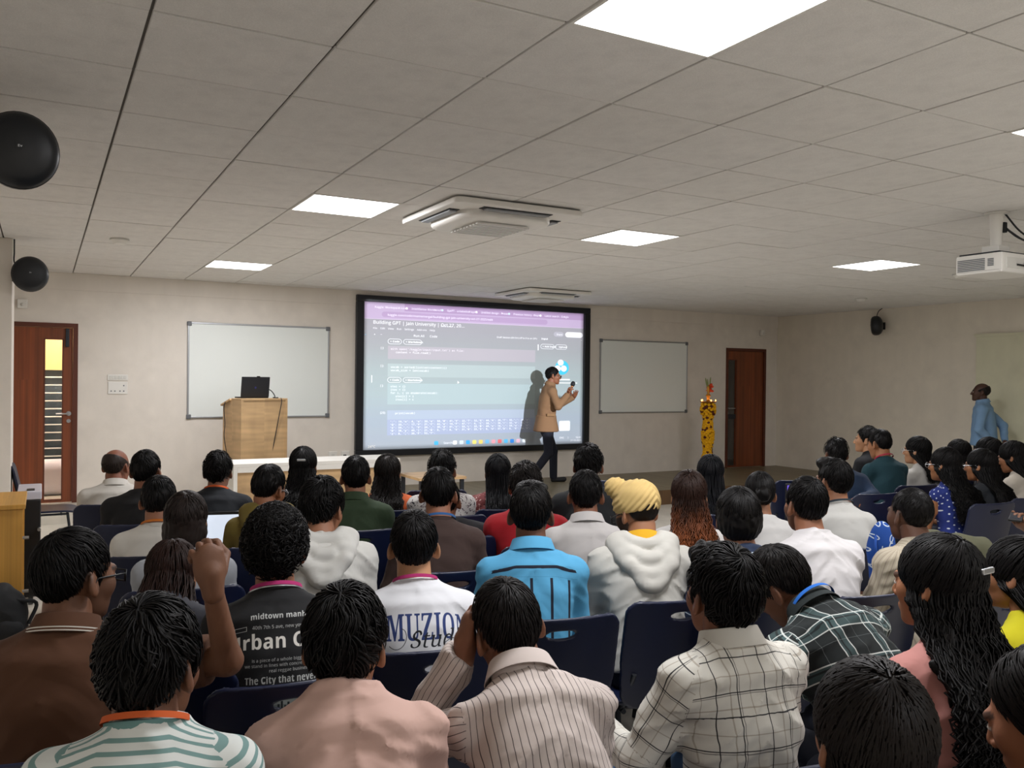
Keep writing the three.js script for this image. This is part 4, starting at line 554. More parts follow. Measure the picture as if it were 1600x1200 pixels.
  for (const k of ['R', 'L']) { const A = arms[k]; if (!long) kp.push(kk(cap(A.s, A.e, 0.046 * b, 0.038 * b), 0.03), kk(cap(A.e, A.w, 0.038 * b, 0.025 * b), 0.02)); else { const q = [0, 1, 2].map(i => lerp(A.e[i], A.w[i], 0.6)); kp.push(kk(cap(A.s, A.e, 0.04 * b, 0.032 * b), 0.02), kk(cap(A.e, q, 0.032 * b, 0.027), 0.01), kk(cap(q, A.w, 0.027, 0.024), 0.01)); } }
  body.add(solid(kp, cells[0] * 1.15, 0.02), null, skin);
  for (const k of ['R', 'L']) { const A = arms[k], d = A.dir || [0, 1, 2].map(i => A.w[i] - A.e[i]), pl = A.palm || [k === 'R' ? -0.5 : 0.5, -0.8, 0.1]; body.add(handMesh(k === 'R' ? 1 : -1, A.hand), frame(A.w, d, pl), skin); }
  part('body', body.geo(), skinMat, g);
  // shirt
  const shp = [loft(S, sts, ease)], uA = [];
  for (const k of ['R', 'L']) { const A = arms[k], inn = [lerp(chest[0], A.s[0], 0.42), A.s[1] + 0.012, A.s[2]]; shp.push(kk(cap(inn, A.s, 0.064 * b + ease, 0.055 * b + ease), 0.045)); shp.push(kk(cap([nb[0], nb[1] - 0.025, nb[2] + 0.01], [lerp(nb[0], A.s[0], 0.6), A.s[1] + 0.03, A.s[2] + 0.005], 0.052 * b, 0.045 * b), 0.04));
    if (s.sleeve !== 'none') { if (long) { const q = [0, 1, 2].map(i => lerp(A.e[i], A.w[i], 0.94)); shp.push(kk(cap(A.s, A.e, 0.054 * b + ease, 0.044 * b + ease), 0.03), kk(cap(A.e, q, 0.044 * b + ease, 0.03 + ease, 1), 0.02)); } else { const q = [0, 1, 2].map(i => lerp(A.s[i], A.e[i], s.slv ?? 0.72)); shp.push(kk(cap(A.s, q, 0.054 * b + ease, 0.056 * b + ease, 1), 0.03)); } } }
  const wr = (s.wrinkle ?? 0.0045) * (lod === 0 ? 1.5 : 1.1), up = [Math.sin(sd), Math.cos(sd)];
  const sm = solid(shp, cells[0], 0.03, (x, y, z, v) => { if (v > 0.03 || v < -0.03) return v; if (s.yoke && z > -0.2) { const q = onSpine(S, x, y, z); if (q[2] > 0) v -= 0.0045 * clamp((q[0] - s.yoke) / 0.012, 0, 1); } const ca = 0.8, sa = 0.6 * Math.sign(x + 0.001), q = x * sa + y * ca, e2 = x * ca - y * sa, n = noise(x * 5 + sd, y * 8, z * 6), m = 1 - Math.abs(noise(e2 * 4 + sd, q * 15, z * 5)) * 2.2, m2 = 1 - Math.abs(noise(e2 * 7, q * 26 + sd, z * 6)) * 2.4; return v - wr * (n + (m > 0 ? m * m * 0.8 : 0) + (m2 > 0 ? m2 * m2 * 0.35 : 0)); });
  const tex = s.map, print = tex && tex.userData.print, sg0 = geo(sm), N = sg0.attributes.normal.array;
  let sg = sg0;
  if (tex) {
    const PER = 2 * Math.PI * 0.16, bones = [['R', arms.R.s, arms.R.e], ['L', arms.L.s, arms.L.e], ['R', arms.R.e, arms.R.w], ['L', arms.L.e, arms.L.w]].map(([k, a, e]) => ({ a, e, f: cap(a, e, 0.054 * b + ease, 0.046 * b + ease).f })), tor = loft(S, sts, ease).f;
    const uvOf = (p, c) => { if (c < 0) { const [t, ox, oz] = onSpine(S, ...p), [, d] = station(sts, t), lift = clamp((t - 0.66) / 0.3, 0, 1) * Math.max(0, d - Math.max(oz, -0.02)) * 0.95; return c === -1 ? [ox * (1 + 3 * ox * ox), t * TL + lift, 9] : [ox, t * TL, 9]; } const { a, e } = bones[c], ax = V(e[0] - a[0], e[1] - a[1], e[2] - a[2]), L = ax.length(); ax.divideScalar(L); const q = V(p[0] - a[0], p[1] - a[1], p[2] - a[2]), v = q.dot(ax), zz = V(0, 0, 1).addScaledVector(ax, -ax.z).normalize(), xx = zz.clone().cross(ax); return [Math.atan2(q.dot(xx), q.dot(zz)) * 0.052, 0.4 - v - (c > 1 ? 0.28 : 0), 2 * Math.PI * 0.052]; };
    const pos = [], nrm = [], uv = [], idx = [], key = new Map(), P = sm.pos, pt = i => [P[3 * i], P[3 * i + 1], P[3 * i + 2]];
    for (let i = 0; i < sm.idx.length; i += 3) { const tri = [sm.idx[i], sm.idx[i + 1], sm.idx[i + 2]], c3 = [0, 1, 2].map(q => (P[3 * tri[0] + q] + P[3 * tri[1] + q] + P[3 * tri[2] + q]) / 3); let cl = onSpine(S, ...c3)[2] > -0.015 ? -1 : -2, best = tor(...c3) - 0.012; bones.forEach((B, n) => { const d = B.f(...c3); if (d < best && (n < 2 || long)) { best = d; cl = n; } }); const uc = uvOf(c3, cl); for (const v of tri) { const q = uvOf(pt(v), cl); let w = 0; if (q[0] - uc[0] > q[2] / 2) w = -1; else if (uc[0] - q[0] > q[2] / 2) w = 1; const id = v * 24 + (cl + 2) * 3 + w + 1; let n = key.get(id); if (n === undefined) { n = pos.length / 3; key.set(id, n); pos.push(...pt(v)); nrm.push(N[3 * v], N[3 * v + 1], N[3 * v + 2]); print ? uv.push(...(cl === -1 ? [(q[0] + w * q[2]) / 1.005 + 0.5, clamp(q[1] / 0.55, 0.001, 0.999)] : [0.004, 0.004])) : uv.push(q[0] + w * q[2], q[1]); } idx.push(n); } }
    sg = geo({ pos, idx, uv, nrm });
  }
  const smat = cloth(tex ? '#ffffff' : s.col, { map: tex, rough: s.rough });
  part(s.garment || 'shirt', sg, smat, g);
  const tiltN = a2 * 0.9, CR = Math.max(1, b * 1.08);
  if (s.collar) lathePart('collar', [[0.065, -0.025], [0.0635, 0.022], [0.066, 0.028], [0.0705, 0.026], [0.086, -0.02], [0.0835, -0.022], [0.069, 0.018], [0.067, -0.02]].map(q => [q[0] * (male ? 1 : 0.9) * CR, q[1]]), 2.75, s.collarCol ? cloth(s.collarCol) : tex ? cloth('#ffffff', { map: s.collarMap || null }) : smat, g, [nb[0], nb[1] + 0.004, nb[2] - 0.002], tiltN);
  if (s.tipping) lathePart('collar_tipping', [[0.0868 * CR, -0.0195], [0.0874 * CR, -0.0165]], 2.7, cloth('#e8e4da'), g, [nb[0], nb[1] + 0.004, nb[2] - 0.002], tiltN), lathePart('collar_tipping', [[0.0842 * CR, -0.0115], [0.0846 * CR, -0.0085]], 2.7, cloth('#e8e4da'), g, [nb[0], nb[1] + 0.004, nb[2] - 0.002], tiltN);
  if (s.rib) lathePart('neck_rib', [[0.068, -0.012], [0.0695, 0.006], [0.066, 0.008], [0.064, -0.01]].map(q => [q[0] * (male ? 1 : 0.9), q[1]]), 2.9, cloth(s.rib), g, [nb[0], nb[1] + 0.0, nb[2]], tiltN);
  if (s.lanyard) lathePart('lanyard', [[0.0738, -0.006], [0.0715, 0.006], [0.0705, 0.006], [0.0725, -0.006]].map(q => [q[0] * (male ? 1.01 : 0.9), q[1]]), 2.2, cloth(s.lanyard), g, [nb[0], nb[1] + (s.collar ? 0.022 : 0.01), nb[2]], tiltN + 0.1);
  if (s.chain) lathePart('neck_chain', [[0.0765, 0.0], [0.078, 0.003], [0.0765, 0.005]], 2.2, M.steel, g, [nb[0], nb[1] - 0.002, nb[2]], tiltN + 0.1);
  const onBack = y => { let t = 0; for (let k = 0; k <= 24; k++) if (spineAt(S, k / 24)[1] <= y) t = k / 24; const p = spineAt(S, t), [, d] = station(sts, t); return p[2] + d; };
  if (s.hood) { const hp2 = []; for (const [Rx, drop, r, up2] of [[0.082, 0.02, 0.026, 0.022], [0.112, 0.06, 0.03, 0.012], [0.125, 0.105, 0.03, 0.0], [0.085, 0.135, 0.026, -0.01]]) { let prev = null; for (let k = -8; k <= 8; k++) { const th = k * 0.26, cs = Math.cos(th), y = nb[1] + up2 - drop * Math.max(0, cs) ** 1.4, zz = cs > 0 ? lerp(nb[2] + 0.02, onBack(y) + 0.012, Math.min(1, cs * 1.5)) : nb[2] + 0.02 + cs * 0.07, p = [nb[0] + Math.sin(th) * Rx * b * 1.08, y - (cs < 0 ? 0.02 : 0), zz]; if (prev) hp2.push(kk(cap(prev, p, r, r), 0.016)); prev = p; } } part('hood', geo(solid(hp2, cells[0], 0.02, (x, y, z, v) => v > 0.03 ? v : v - 0.003 * noise(x * 9 + sd, y * 30, z * 12))), smat, g); }
  // hair
  const backZ = y => { let t = 1; if (y < nb[1]) { t = 0; for (let k = 0; k < 20; k++) if (spineAt(S, k / 20)[1] <= y) t = k / 20; } const p = spineAt(S, t), [, d] = station(sts, t); return p[2] + d + ease + (y > nb[1] ? 0 : 0.004); };
  if (s.hair === 'turban') {
    const F = new Field([-0.15, -0.1, -0.16, 0.15, 0.22, 0.16], cells[2]); F.add(ell([0, 0.05, 0.01], [0.096, 0.1, 0.116])); F.add(ell([-0.045, 0.13, -0.055], [0.05, 0.045, 0.05]), 0.02);
    F.all((x, y, z, v) => { if (v > 0.05) return v; const w = Math.sin((y + (x > 0.02 ? 0.7 : -0.75) * (x - 0.02) - z * 0.3) * (x > 0.02 ? 210 : 260) + 4 * noise(x * 9, y * 9, z * 9)), w2 = noise(x * 16 + y * 10, y * 18, z * 14); v -= 0.0036 * w * (0.75 + 0.5 * noise(x * 7, y * 7, z * 7)) + 0.003 * w2; return Math.max(v, (0.004 + 0.25 * Math.max(0, -z) - 0.06 * Math.max(0, z) - y)); });
    const tb = new Acc().add(F.mesh(), hm); part('turban', tb.geo(), cloth(s.turban, { rough: 0.85 }), g);
    const A = new Acc(); makeHair(A, 'bald', hm, { c: cells[2], locks: 60, seed: sd, backZ, floorY: nb[1], hx: hc[0] }); part('hair', A.geo(), hairMat('#17120f'), g);
  } else {
    const A = new Acc(), nL = [[1100, 520, 220], [1250, 620, 300]][s.hair.startsWith('long') ? 1 : 0][lod] * (s.hair.startsWith('curly') ? 1.2 : 1);
    const L = +(s.hair.split('-').find(q => /^\d/.test(q)) || 0) / 100;
    if (s.hair.startsWith('long')) { const e = nb[1] - L * 0.9, S3 = [[hc[0], hc[1] - 0.01, hc[2] + 0.04], [hc[0], nb[1] + 0.01, Math.max(hc[2] + 0.035, backZ(nb[1]) - 0.008)], [hc[0], nb[1] - 0.08, backZ(nb[1] - 0.08) - 0.008], [hc[0], e, backZ(e) - 0.004]].reverse(), wd = s.hair.includes('curls') ? 1.45 : 1; A.add(solid([loft(S3, [[0, 0.045 * wd, 0.01], [0.45, 0.064 * wd, 0.013], [0.75, 0.052, 0.026], [1, 0.05, 0.04]])], cells[2] * 1.3, 0, (x, y, z, v) => v > 0.04 ? v : v - 0.007 * noise(x * 40 + sd, y * 9, z * 30))); }
    makeHair(A, s.hair, hm, { c: cells[2], locks: nL, seed: sd, backZ, floorY: nb[1], hx: hc[0], lw: s.hair.includes('curls') ? 0.0034 : 0.0036 });
    const hg = A.geo(); const hmesh = part('hair', hg, hairMat(s.hairCol || '#0c0a0a'), g);
    if (s.tips) { const p = hg.attributes.position, cl = new Float32Array(p.count * 3), c0 = lin(s.hairCol || '#0c0a0a'), c1 = lin(s.tips); for (let i = 0; i < p.count; i++) { const q = mixc(c0, c1, (nb[1] + 0.1 - p.getY(i)) / 0.24 + 0.35 * noise(p.getX(i) * 50, p.getY(i) * 6, p.getZ(i) * 50)); cl.set(q, 3 * i); } hg.setAttribute('color', new THREE.BufferAttribute(cl, 3)); hmesh.material = new THREE.MeshPhysicalMaterial({ vertexColors: true, roughness: 0.5, specularIntensity: 0.35 }); }
    if (s.clip) part('hair_clip', rbox(-0.028, 0.028, -0.008, 0.008, -0.005, 0.006, 0.004).applyMatrix4(new THREE.Matrix4().makeTranslation(0.01, 0.05, 0.128)).applyMatrix4(hm), M.steel, g);
  }
  // small things worn on the head
  if (s.glasses) { const gl = []; for (const k of [-1, 1]) { gl.push(new THREE.TorusGeometry(0.0235, s.glasses === 'wire' ? 0.002 : 0.0034, 6, s.glasses === 'wire' ? 24 : 4).rotateZ(s.glasses === 'wire' ? 0 : Math.PI / 4).scale(s.glasses === 'wire' ? 1 : 1.32, s.glasses === 'wire' ? 0.8 : 0.88, 1).translate(k * 0.031, -0.002, -0.117)); gl.push(rod([k * 0.054, 0.004, -0.115], [k * 0.083, 0.008, 0.0], 0.0024)); gl.push(rod([k * 0.083, 0.008, 0], [k * 0.084, -0.018, 0.022], 0.0022)); } gl.push(rod([-0.009, 0.004, -0.117], [0.009, 0.004, -0.117], 0.0022)); part('glasses', merge(gl).applyMatrix4(hm), s.glasses === 'wire' ? M.steel : M.black, g); }
  if (s.earring) part('earring', new THREE.SphereGeometry(0.005, 10, 8).translate(-0.086, -0.038, 0.004).applyMatrix4(hm), M.steel, g);
  // legs
  const lg = [], legs = s.legs ? s.legs.map(L => ({ k: toLocal(L.k), a: toLocal(L.a), t: toLocal(L.t) })) : [-1, 1].map(k => s.stand ? { k: [k * 0.1, y0 + (hipY - y0) * 0.53, -0.02], a: [k * 0.11, y0 + 0.09, 0.02], t: [k * 0.13, y0 + 0.035, -0.15] } : { k: [k * 0.13, 0.525, -0.44], a: [k * 0.13, 0.1, -0.4 + 0.04 * k], t: [k * 0.14, 0.035, -0.56 + 0.04 * k] });
  lg.push(loft([[0, hipY - 0.08, 0], [0, hipY + 0.08, 0]], [[0, 0.165 * b, 0.12], [1, 0.16 * b, 0.118]]));
  legs.forEach((L, i) => { const k = i ? 1 : -1, h = [k * 0.085, hipY - (s.stand ? 0.06 : 0.005), s.stand ? 0 : -0.03]; lg.push(kk(cap(h, L.k, 0.088, 0.062), 0.03), kk(cap(L.k, L.a, 0.062, s.stand ? 0.055 : 0.05), 0.02)); part('shoe', geo(solid([cap([L.a[0], L.a[1] - 0.02, L.a[2]], [L.a[0], L.a[1] - 0.045, L.a[2]], 0.04, 0.038), kk(cap([L.a[0], L.a[1] - 0.055, L.a[2]], L.t, 0.034, 0.036), 0.02)], 0.014, 0.02)), shoeMat, g); });
  part('trousers', geo(solid(lg, s.stand ? 0.012 : 0.02, 0.03)), pantsMat(s.pants || '#1b2030'), g);
  if (s.extra) s.extra(g, { hm, nb, hc, S, arms, spineAt, sts, smat, toLocal, TL });
  if (!s.stand && s.chair !== false) { const p = toWorld([0, 0, 0]); const cd = s.cd ?? (s.by ?? 10) * 0.5, off = s.co || [0, 0]; chair(p[0] + off[0], p[2] + off[1], cd, `navy plastic chair under ${s.who}`); }
  return g;
}

const POS = { F1: [-0.22, 0.51, 1.27], F2: [-0.11, 1.21, 1.23], F3: [0.29, 1.16, 1.20], F4: [0.71, 1.13, 1.17], F5: [1.24, 1.31, 1.24], F6: [1.78, 1.0, 1.12], F7: [0.85, 2.07, 1.23], F8: [1.255, 2.12, 1.20], F9: [1.72, 1.58, 1.28], F10: [2.56, 1.29, 1.16], S1: [0.10, -0.17, 1.08], S2: [0.34, 0.30, 1.25], S3: [0.83, 0.23, 1.21], S4: [1.36, 0.12, 1.27], S5: [1.90, 0.08, 1.23], S0: [0.24, -0.84, 1.18], T1: [0.74, -0.56, 1.23], T2: [1.33, -0.69, 1.25], T3: [1.96, -0.97, 1.22], T4: [2.02, -0.49, 1.23], T5: [2.49, -0.28, 1.23], T6: [2.20, 0.36, 1.23], T7: [2.60, 0.35, 1.26], T8: [3.09, 0.50, 1.21], T9: [3.09, -0.41, 1.19], T10: [3.44, -0.22, 1.26], R1: [0.14, -3.29, 1.18], R2: [0.24, -2.44, 1.23], R3: [0.21, -1.54, 1.17], R4: [0.69, -2.70, 1.18], R5: [0.75, -1.58, 1.20], R6: [1.18, -2.49, 1.22], R7: [1.28, -1.75, 1.22], R8: [1.69, -2.32, 1.17], R9: [1.92, -1.97, 1.21], R10: [1.67, -1.36, 1.11], R11: [2.37, -2.06, 1.17], R13: [2.56, -1.27, 1.28], R14: [3.54, -1.30, 1.19], Q1: [5.16, -1.67, 1.23], Q2: [6.64, -2.57, 1.25], Q3: [5.89, -1.84, 1.28], Q4: [6.43, -1.88, 1.21], Q5: [5.44, -0.94, 1.21], Q6: [6.84, -1.77, 1.18], Q7: [6.78, -1.46, 1.22], Q8: [5.96, -1.00, 1.18], Q9: [6.57, -1.12, 1.21], Q10: [4.5, 0.72, 1.24] };
const BLK = '#0c0a0a', DK = '#5d3d2b', MD = '#8a5c40', LT = '#a97754';
const people = [
  // nearest rows
  ['F1', { lab: 'person in a brown polo with white collar lines, right fist raised to head height', who: 'the brown polo and raised fist', by: 22, hy: 52, hp: 4, lean: 6, b: 1.14, skin: '#6b4630', hair: 'short', col: '#5a3822', collar: 1, tipping: 1, glasses: 'dark', lod: 0, slv: 0.8, pants: '#15161c', beard: 0.35, arms: { R: { e: [0.11, 0.955, 0.78], w: [0.062, 1.16, 0.84], hand: 2.1, dir: [-0.12, 1, 0.05], palm: [-0.5, 0, -0.9] } } }],
  ['F2', { lab: 'person in a white and teal striped T-shirt at the bottom left corner', who: 'the teal striped T-shirt', by: 18, hy: 34, hp: 6, lean: 6, skin: '#6b4530', hair: 'messy', map: stripesTeal, rib: '#6d9693', lanyard: '#d9622a', lod: 0, b: 1.04, nl: 0.1 }],
  ['F3', { lab: 'person in a pale pink shirt with wavy hair to the nape', who: 'the pale pink shirt', by: 14, hy: 30, hp: 8, lean: 14, curve: 16, skin: '#8e6045', hair: 'messy', col: '#d8b3a6', sleeve: 'long', lod: 0, b: 1.03, wrinkle: 0.0065, yoke: 0.8, nl: 0.1 }],
  ['F4', { lab: 'person in a cream pinstriped shirt resting a cheek on one hand', who: 'the cream pinstriped shirt', by: 16, hy: 8, hp: 16, hr: -10, lean: 22, curve: 18, side: -0.05, skin: '#7d513a', hair: 'short', hairCol: '#161313', map: pinstripe, collar: 1, collarCol: '#d8cbc4', sleeve: 'long', lod: 0, b: 0.98, wrinkle: 0.008, yoke: 0.82, arms: { L: { e: [0.5, 0.74, 0.98], w: [0.62, 0.985, 1.075], hand: 1.2, dir: [0.1, 1, 0.0], palm: [1, 0.1, -0.1] } } }],
  ['F5', { lab: 'person in a white shirt with thin black plaid, seated beside the dark plaid shirt', who: 'the white plaid shirt', by: 8, hy: 10, hp: -2, lean: 4, skin: '#7a4d36', hair: 'messy-quiff', map: whitePlaid, collar: 1, collarCol: '#d6d3c9', sleeve: 'long', lod: 0, b: 1.0, wrinkle: 0.008, yoke: 0.8, nl: 0.108, pants: '#3c5878', arms: { L: { e: [1.0, 0.73, 1.28], w: [1.03, 0.72, 1.04], hand: 0.7 } } }],
  ['F6', { lab: 'person bowing down in a dark green and white plaid shirt with a blue lanyard', who: 'the bowed dark plaid shirt', by: 4, hy: -12, hp: 38, hr: -18, lean: 22, curve: 22, side: -0.08, skin: '#7a4f38', hair: 'short', hairCol: '#171413', map: darkPlaid, collar: 1, collarCol: '#1b2526', lanyard: '#1f6fd0', sleeve: 'long', lod: 0, b: 1.1, wrinkle: 0.006 }],
  ['F7', { lab: 'person with long straight dark hair at the bottom edge, nearest the camera', who: 'the long straight dark hair at the bottom edge', male: false, by: 20, hy: 28, lean: 4, hair: 'long-40', hairCol: '#120d0b', col: '#16171b', sleeve: 'long', lod: 0, skin: '#8a5c42', b: 0.95 }],
  ['F8', { lab: 'person with tied-back dark hair in profile at the bottom right corner', who: 'the profile at the bottom right corner', male: false, by: 0, hy: -8, hp: 22, lean: 8, hair: 'bun', hairCol: '#110d0c', col: '#2c2f2b', lod: 0, skin: '#8a5639', b: 0.9 }],
  ['F9', { lab: 'person in a pink top with long curly black hair clipped behind', who: 'the pink top and long curly hair', male: false, by: 20, hy: -6, hp: 4, lean: 6, hair: 'long-curls-34', col: '#cf8f88', sleeve: 'long', lod: 0, skin: '#94603f', b: 0.92, clip: 1, earring: 1, lanyard: '#1d2c7a' }],
  ['F10', { lab: 'person in bright yellow cut off by the right edge', who: 'the bright yellow top', male: false, by: 0, hy: -10, lean: 4, hair: 'long-wavy-16', col: '#dcd31c', lod: 1, skin: MD }],
  // second row
  ['S1', { lab: 'person with reddish brown hair bending low behind the raised fist', who: 'the bent reddish brown hair', male: false, by: 14, hy: 24, hp: 28, lean: 30, curve: 20, hair: 'long-wavy-10', hairCol: '#24140f', col: '#3c3d45', sleeve: 'long', skin: MD, lod: 1 }],
  ['S2', { lab: 'person with a big curly head of hair in a black printed T-shirt', who: 'the black printed T-shirt', by: 10, hy: 18, hp: 8, lean: 5, hair: 'curly', map: urbanTee, lanyard: '#b5286f', chain: 1, skin: '#8b5b42', lod: 0, b: 1.06, wrinkle: 0.003 }],
  ['S3', { lab: 'person in a white T-shirt with blue lettering across the back', who: 'the white lettered T-shirt', by: 16, hy: 20, hp: 4, lean: 6, hair: 'short', hairCol: '#0f0d0d', map: muzioneTee, lanyard: '#b0256a', rib: '#e4e6ea', skin: '#b3835f', lod: 0, b: 1.08, wrinkle: 0.003, glasses: 'wire' }],
  ['S4', { lab: 'person in a bright blue shirt with black vertical stripes', who: 'the bright blue striped shirt', by: 24, hy: 32, hp: 4, lean: 5, hair: 'short-quiff', map: blueShirt, collar: 1, collarCol: '#58abd8', skin: '#6a4330', lod: 0, b: 1.04, slv: 0.85 }],
  ['S5', { lab: 'person in a pale yellow turban and white hoodie', who: 'the yellow turban', by: 22, hy: -2, hp: 18, lean: 8, hair: 'turban', turban: '#e0c07c', collar: 1, collarCol: '#e8b01c', col: '#d6d4cc', garment: 'hoodie', hood: 1, sleeve: 'long', skin: '#9a6a4c', lod: 0, b: 1.1, ease: 0.014, glasses: 'dark', beard: 0.9, wrinkle: 0.007 }],
  ['T6', { lab: 'person with a round black bowl of hair in a navy T-shirt with thin white stripes', who: 'the navy striped T-shirt', by: 20, hy: 34, hp: 8, lean: 6, hair: 'round', map: navyStripe, skin: '#7c523c', lod: 0, b: 1.05 }],
  ['T7', { lab: 'person in a plain white shirt with a stand collar, seated right of the navy stripes', who: 'the plain white stand-collar shirt', by: 16, hy: 18, hp: 2, lean: 8, hair: 'short', col: '#e6e3e4', collar: 0, rib: '#e6e3e4', sleeve: 'long', skin: '#8d5d43', lod: 0, b: 1.08, beard: 0.5, wrinkle: 0.006 }],
  ['T8', { lab: 'person in a beige ribbed shirt leaning on the chair ahead', who: 'the beige ribbed shirt', by: 10, hy: 12, hp: 2, lean: 12, hair: 'crop', map: beigeRib, sleeve: 'long', skin: '#5a3a29', lod: 0, b: 1.25, wrinkle: 0.007 }],
  // third row
  ['S0', { lab: 'person with a brown bob in a light grey top, behind the raised fist', who: 'the brown bob and grey top', male: false, by: 14, hy: 22, hp: 6, hair: 'bob', hairCol: '#241c19', col: '#a9adb4', sleeve: 'long', skin: LT, lod: 1, b: 1.0 }],
  ['T1', { lab: 'person in a white hoodie beside the dark green jacket', who: 'the white hoodie', by: 14, hy: 40, hp: 16, lean: 10, hair: 'messy', col: '#d9d8d2', garment: 'hoodie', hood: 1, sleeve: 'long', skin: '#8e6046', lod: 0, b: 1.05, ease: 0.014, wrinkle: 0.007 }],
  ['T2', { lab: 'person in a dark brown T-shirt with a blue lanyard', who: 'the dark brown T-shirt', by: 20, hy: 28, hp: 6, lean: 6, hair: 'short', col: '#43312c', lanyard: '#2b5c94', rib: '#3c2c28', skin: '#8a5a42', lod: 1, b: 1.04, slv: 0.85 }],
  ['T3', { lab: 'person in a red sweatshirt hidden behind the bright blue shirt', who: 'the red sweatshirt', by: 24, hy: 34, hp: 6, hair: 'messy', hairCol: '#171210', col: '#a80d1c', sleeve: 'long', skin: '#8d5f45', lod: 1, b: 1.08, ease: 0.014 }],
  ['T4', { lab: 'person in an off-white collared shirt left of the turban', who: 'the off-white collared shirt', by: 26, hy: 30, hp: 4, lean: 8, hair: 'short', col: '#cfcbc9', collar: 1, sleeve: 'long', skin: '#7a4c34', lod: 1, b: 1.06, beard: 0.5, wrinkle: 0.006, co: [0.12, 0.05] }],
  ['T5', { lab: 'person with long brown hair fading to copper, in a white top', who: 'the long copper-tipped hair', male: false, by: 30, hy: 40, hp: 2, hair: 'long-curls-30', hairCol: '#2a1a14', tips: '#8f4e28', col: '#dad7d3', sleeve: 'long', skin: LT, lod: 0, b: 0.95 }],
  ['T9', { lab: 'person in white with black hair in a low bun', who: 'the black low bun', male: false, by: 20, hy: 36, hp: 4, hair: 'bun', col: '#d9d7d4', skin: MD, lod: 1, b: 0.98, sleeve: 'long' }],
  ['T10', { lab: 'person in a white shirt with swept-up hair, looking left, by the aisle', who: 'the white shirt by the aisle', by: 20, hy: 8, hp: 0, hair: 'short-quiff', col: '#cdccc7', lanyard: '#1d2a33', rib: '#c9c8c3', skin: '#966548', lod: 1, b: 1.02, sleeve: 'long' }],
  // front rows
  ['R1', { lab: 'balding person in a white shirt near the left door', who: 'the balding white shirt', by: 10, hy: 34, hp: 6, hair: 'bald', hairCol: '#2a221e', col: '#d8d3ca', collar: 1, sleeve: 'long', skin: '#7b4a35', lod: 1, b: 1.12 }],
  ['R2', { lab: 'person in a plain black T-shirt in front of the balding one', who: 'the plain black T-shirt', by: 18, hy: 26, hp: 2, hair: 'short', col: '#121215', skin: '#7a4c36', lod: 1, b: 1.12, slv: 0.85 }],
  ['R3', { lab: 'person in a white T-shirt with an orange lanyard', who: 'the white T-shirt and orange lanyard', by: 12, hy: 22, hp: 10, hair: 'short', col: '#d9d5cc', lanyard: '#c8701f', rib: '#d0ccc3', skin: '#8c5d43', lod: 1, b: 1.02 }],
  ['R4', { lab: 'person in a charcoal T-shirt with an orange lanyard', who: 'the charcoal T-shirt and orange lanyard', by: 20, hy: 22, hp: 4, lean: 6, hair: 'messy', col: '#1c2026', lanyard: '#d2581c', skin: '#80523b', lod: 1, b: 1.12, slv: 0.85 }],
  ['R5', { lab: 'person in an olive hoodie and wire glasses over a laptop', who: 'the olive hoodie', by: 16, hy: 44, hp: 14, hr: 6, lean: 10, hair: 'short', col: '#766628', garment: 'hoodie', hood: 1, sleeve: 'long', glasses: 'wire', skin: '#8c5c40', lod: 1, b: 1.0, ease: 0.012 }],
  ['R6', { lab: 'person with very long black hair held by a silver clip', who: 'the silver hair clip', male: false, by: 24, hy: 26, hp: 2, hair: 'long-curls-30', col: '#18181c', clip: 1, skin: MD, lod: 1, b: 1.0 }],
  ['R7', { lab: 'person in a dark green jacket', who: 'the dark green jacket', by: 22, hy: 14, hp: 2, hair: 'short', col: '#2c3f27', garment: 'jacket', collar: 1, sleeve: 'long', skin: '#85573e', lod: 1, b: 1.12, wrinkle: 0.006 }],
  ['R8', { lab: 'person with wavy dark hair in an orange top', who: 'the orange top', male: false, by: 24, hy: 28, hp: 2, hair: 'long-curls-28', hairCol: '#15100e', col: '#dc6a38', sleeve: 'long', skin: LT, lod: 1, b: 1.0 }],
  ['R9', { lab: 'person in a black and white patterned shirt', who: 'the black and white patterned shirt', by: 24, hy: 24, hp: 2, hair: 'messy', map: floral('#cfcbc8', ['#2a2730', '#8d7f86', '#5b4d55'], 5), skin: '#80523b', lod: 1, b: 1.05, sleeve: 'long' }],
  ['R10', { lab: 'person in a faded black T-shirt, head hidden behind the brown T-shirt wearer', who: 'the faded black T-shirt', by: 26, hy: 30, hp: 4, lean: 8, hair: 'short', col: '#1c1d22', skin: '#80523b', lod: 1, b: 1.42, slv: 0.85 }],
  ['R11', { lab: 'person with long straight black hair in a maroon floral top', who: 'the maroon floral top', male: false, by: 26, hy: 30, hp: 2, hair: 'long-32', hairCol: '#0b0b0f', map: floral('#7a3b3c', ['#d7c0b8', '#4c1f22', '#c49a94'], 8), skin: MD, lod: 1, b: 1.0 }],
  ['R13', { lab: 'person with short wavy black hair in a black jacket before the empty front chair', who: 'the black jacket', by: 28, hy: 34, hp: 2, hair: 'messy', col: '#14171b', garment: 'jacket', sleeve: 'long', skin: '#85573e', lod: 1, b: 1.08 }],
  ['R14', { lab: 'person with long straight charcoal hair seated below the garlanded lamp', who: 'the long charcoal hair below the lamp', male: false, by: 26, hy: 36, hp: 2, hair: 'long-32', hairCol: '#101116', col: '#2a2a30', skin: MD, lod: 1, b: 0.95 }],
  // right block
  ['Q1', { lab: 'person in a dark denim shirt with an elbow on the chair back', who: 'the denim shirt', by: 16, hy: 30, hp: 10, lean: 10, hair: 'messy', col: '#1d3350', sleeve: 'long', skin: '#80523b', lod: 2, b: 1.08, arms: { R: { e: [5.25, 0.81, -1.39], w: [5.00, 0.81, -1.30], hand: 0.6 } } }],
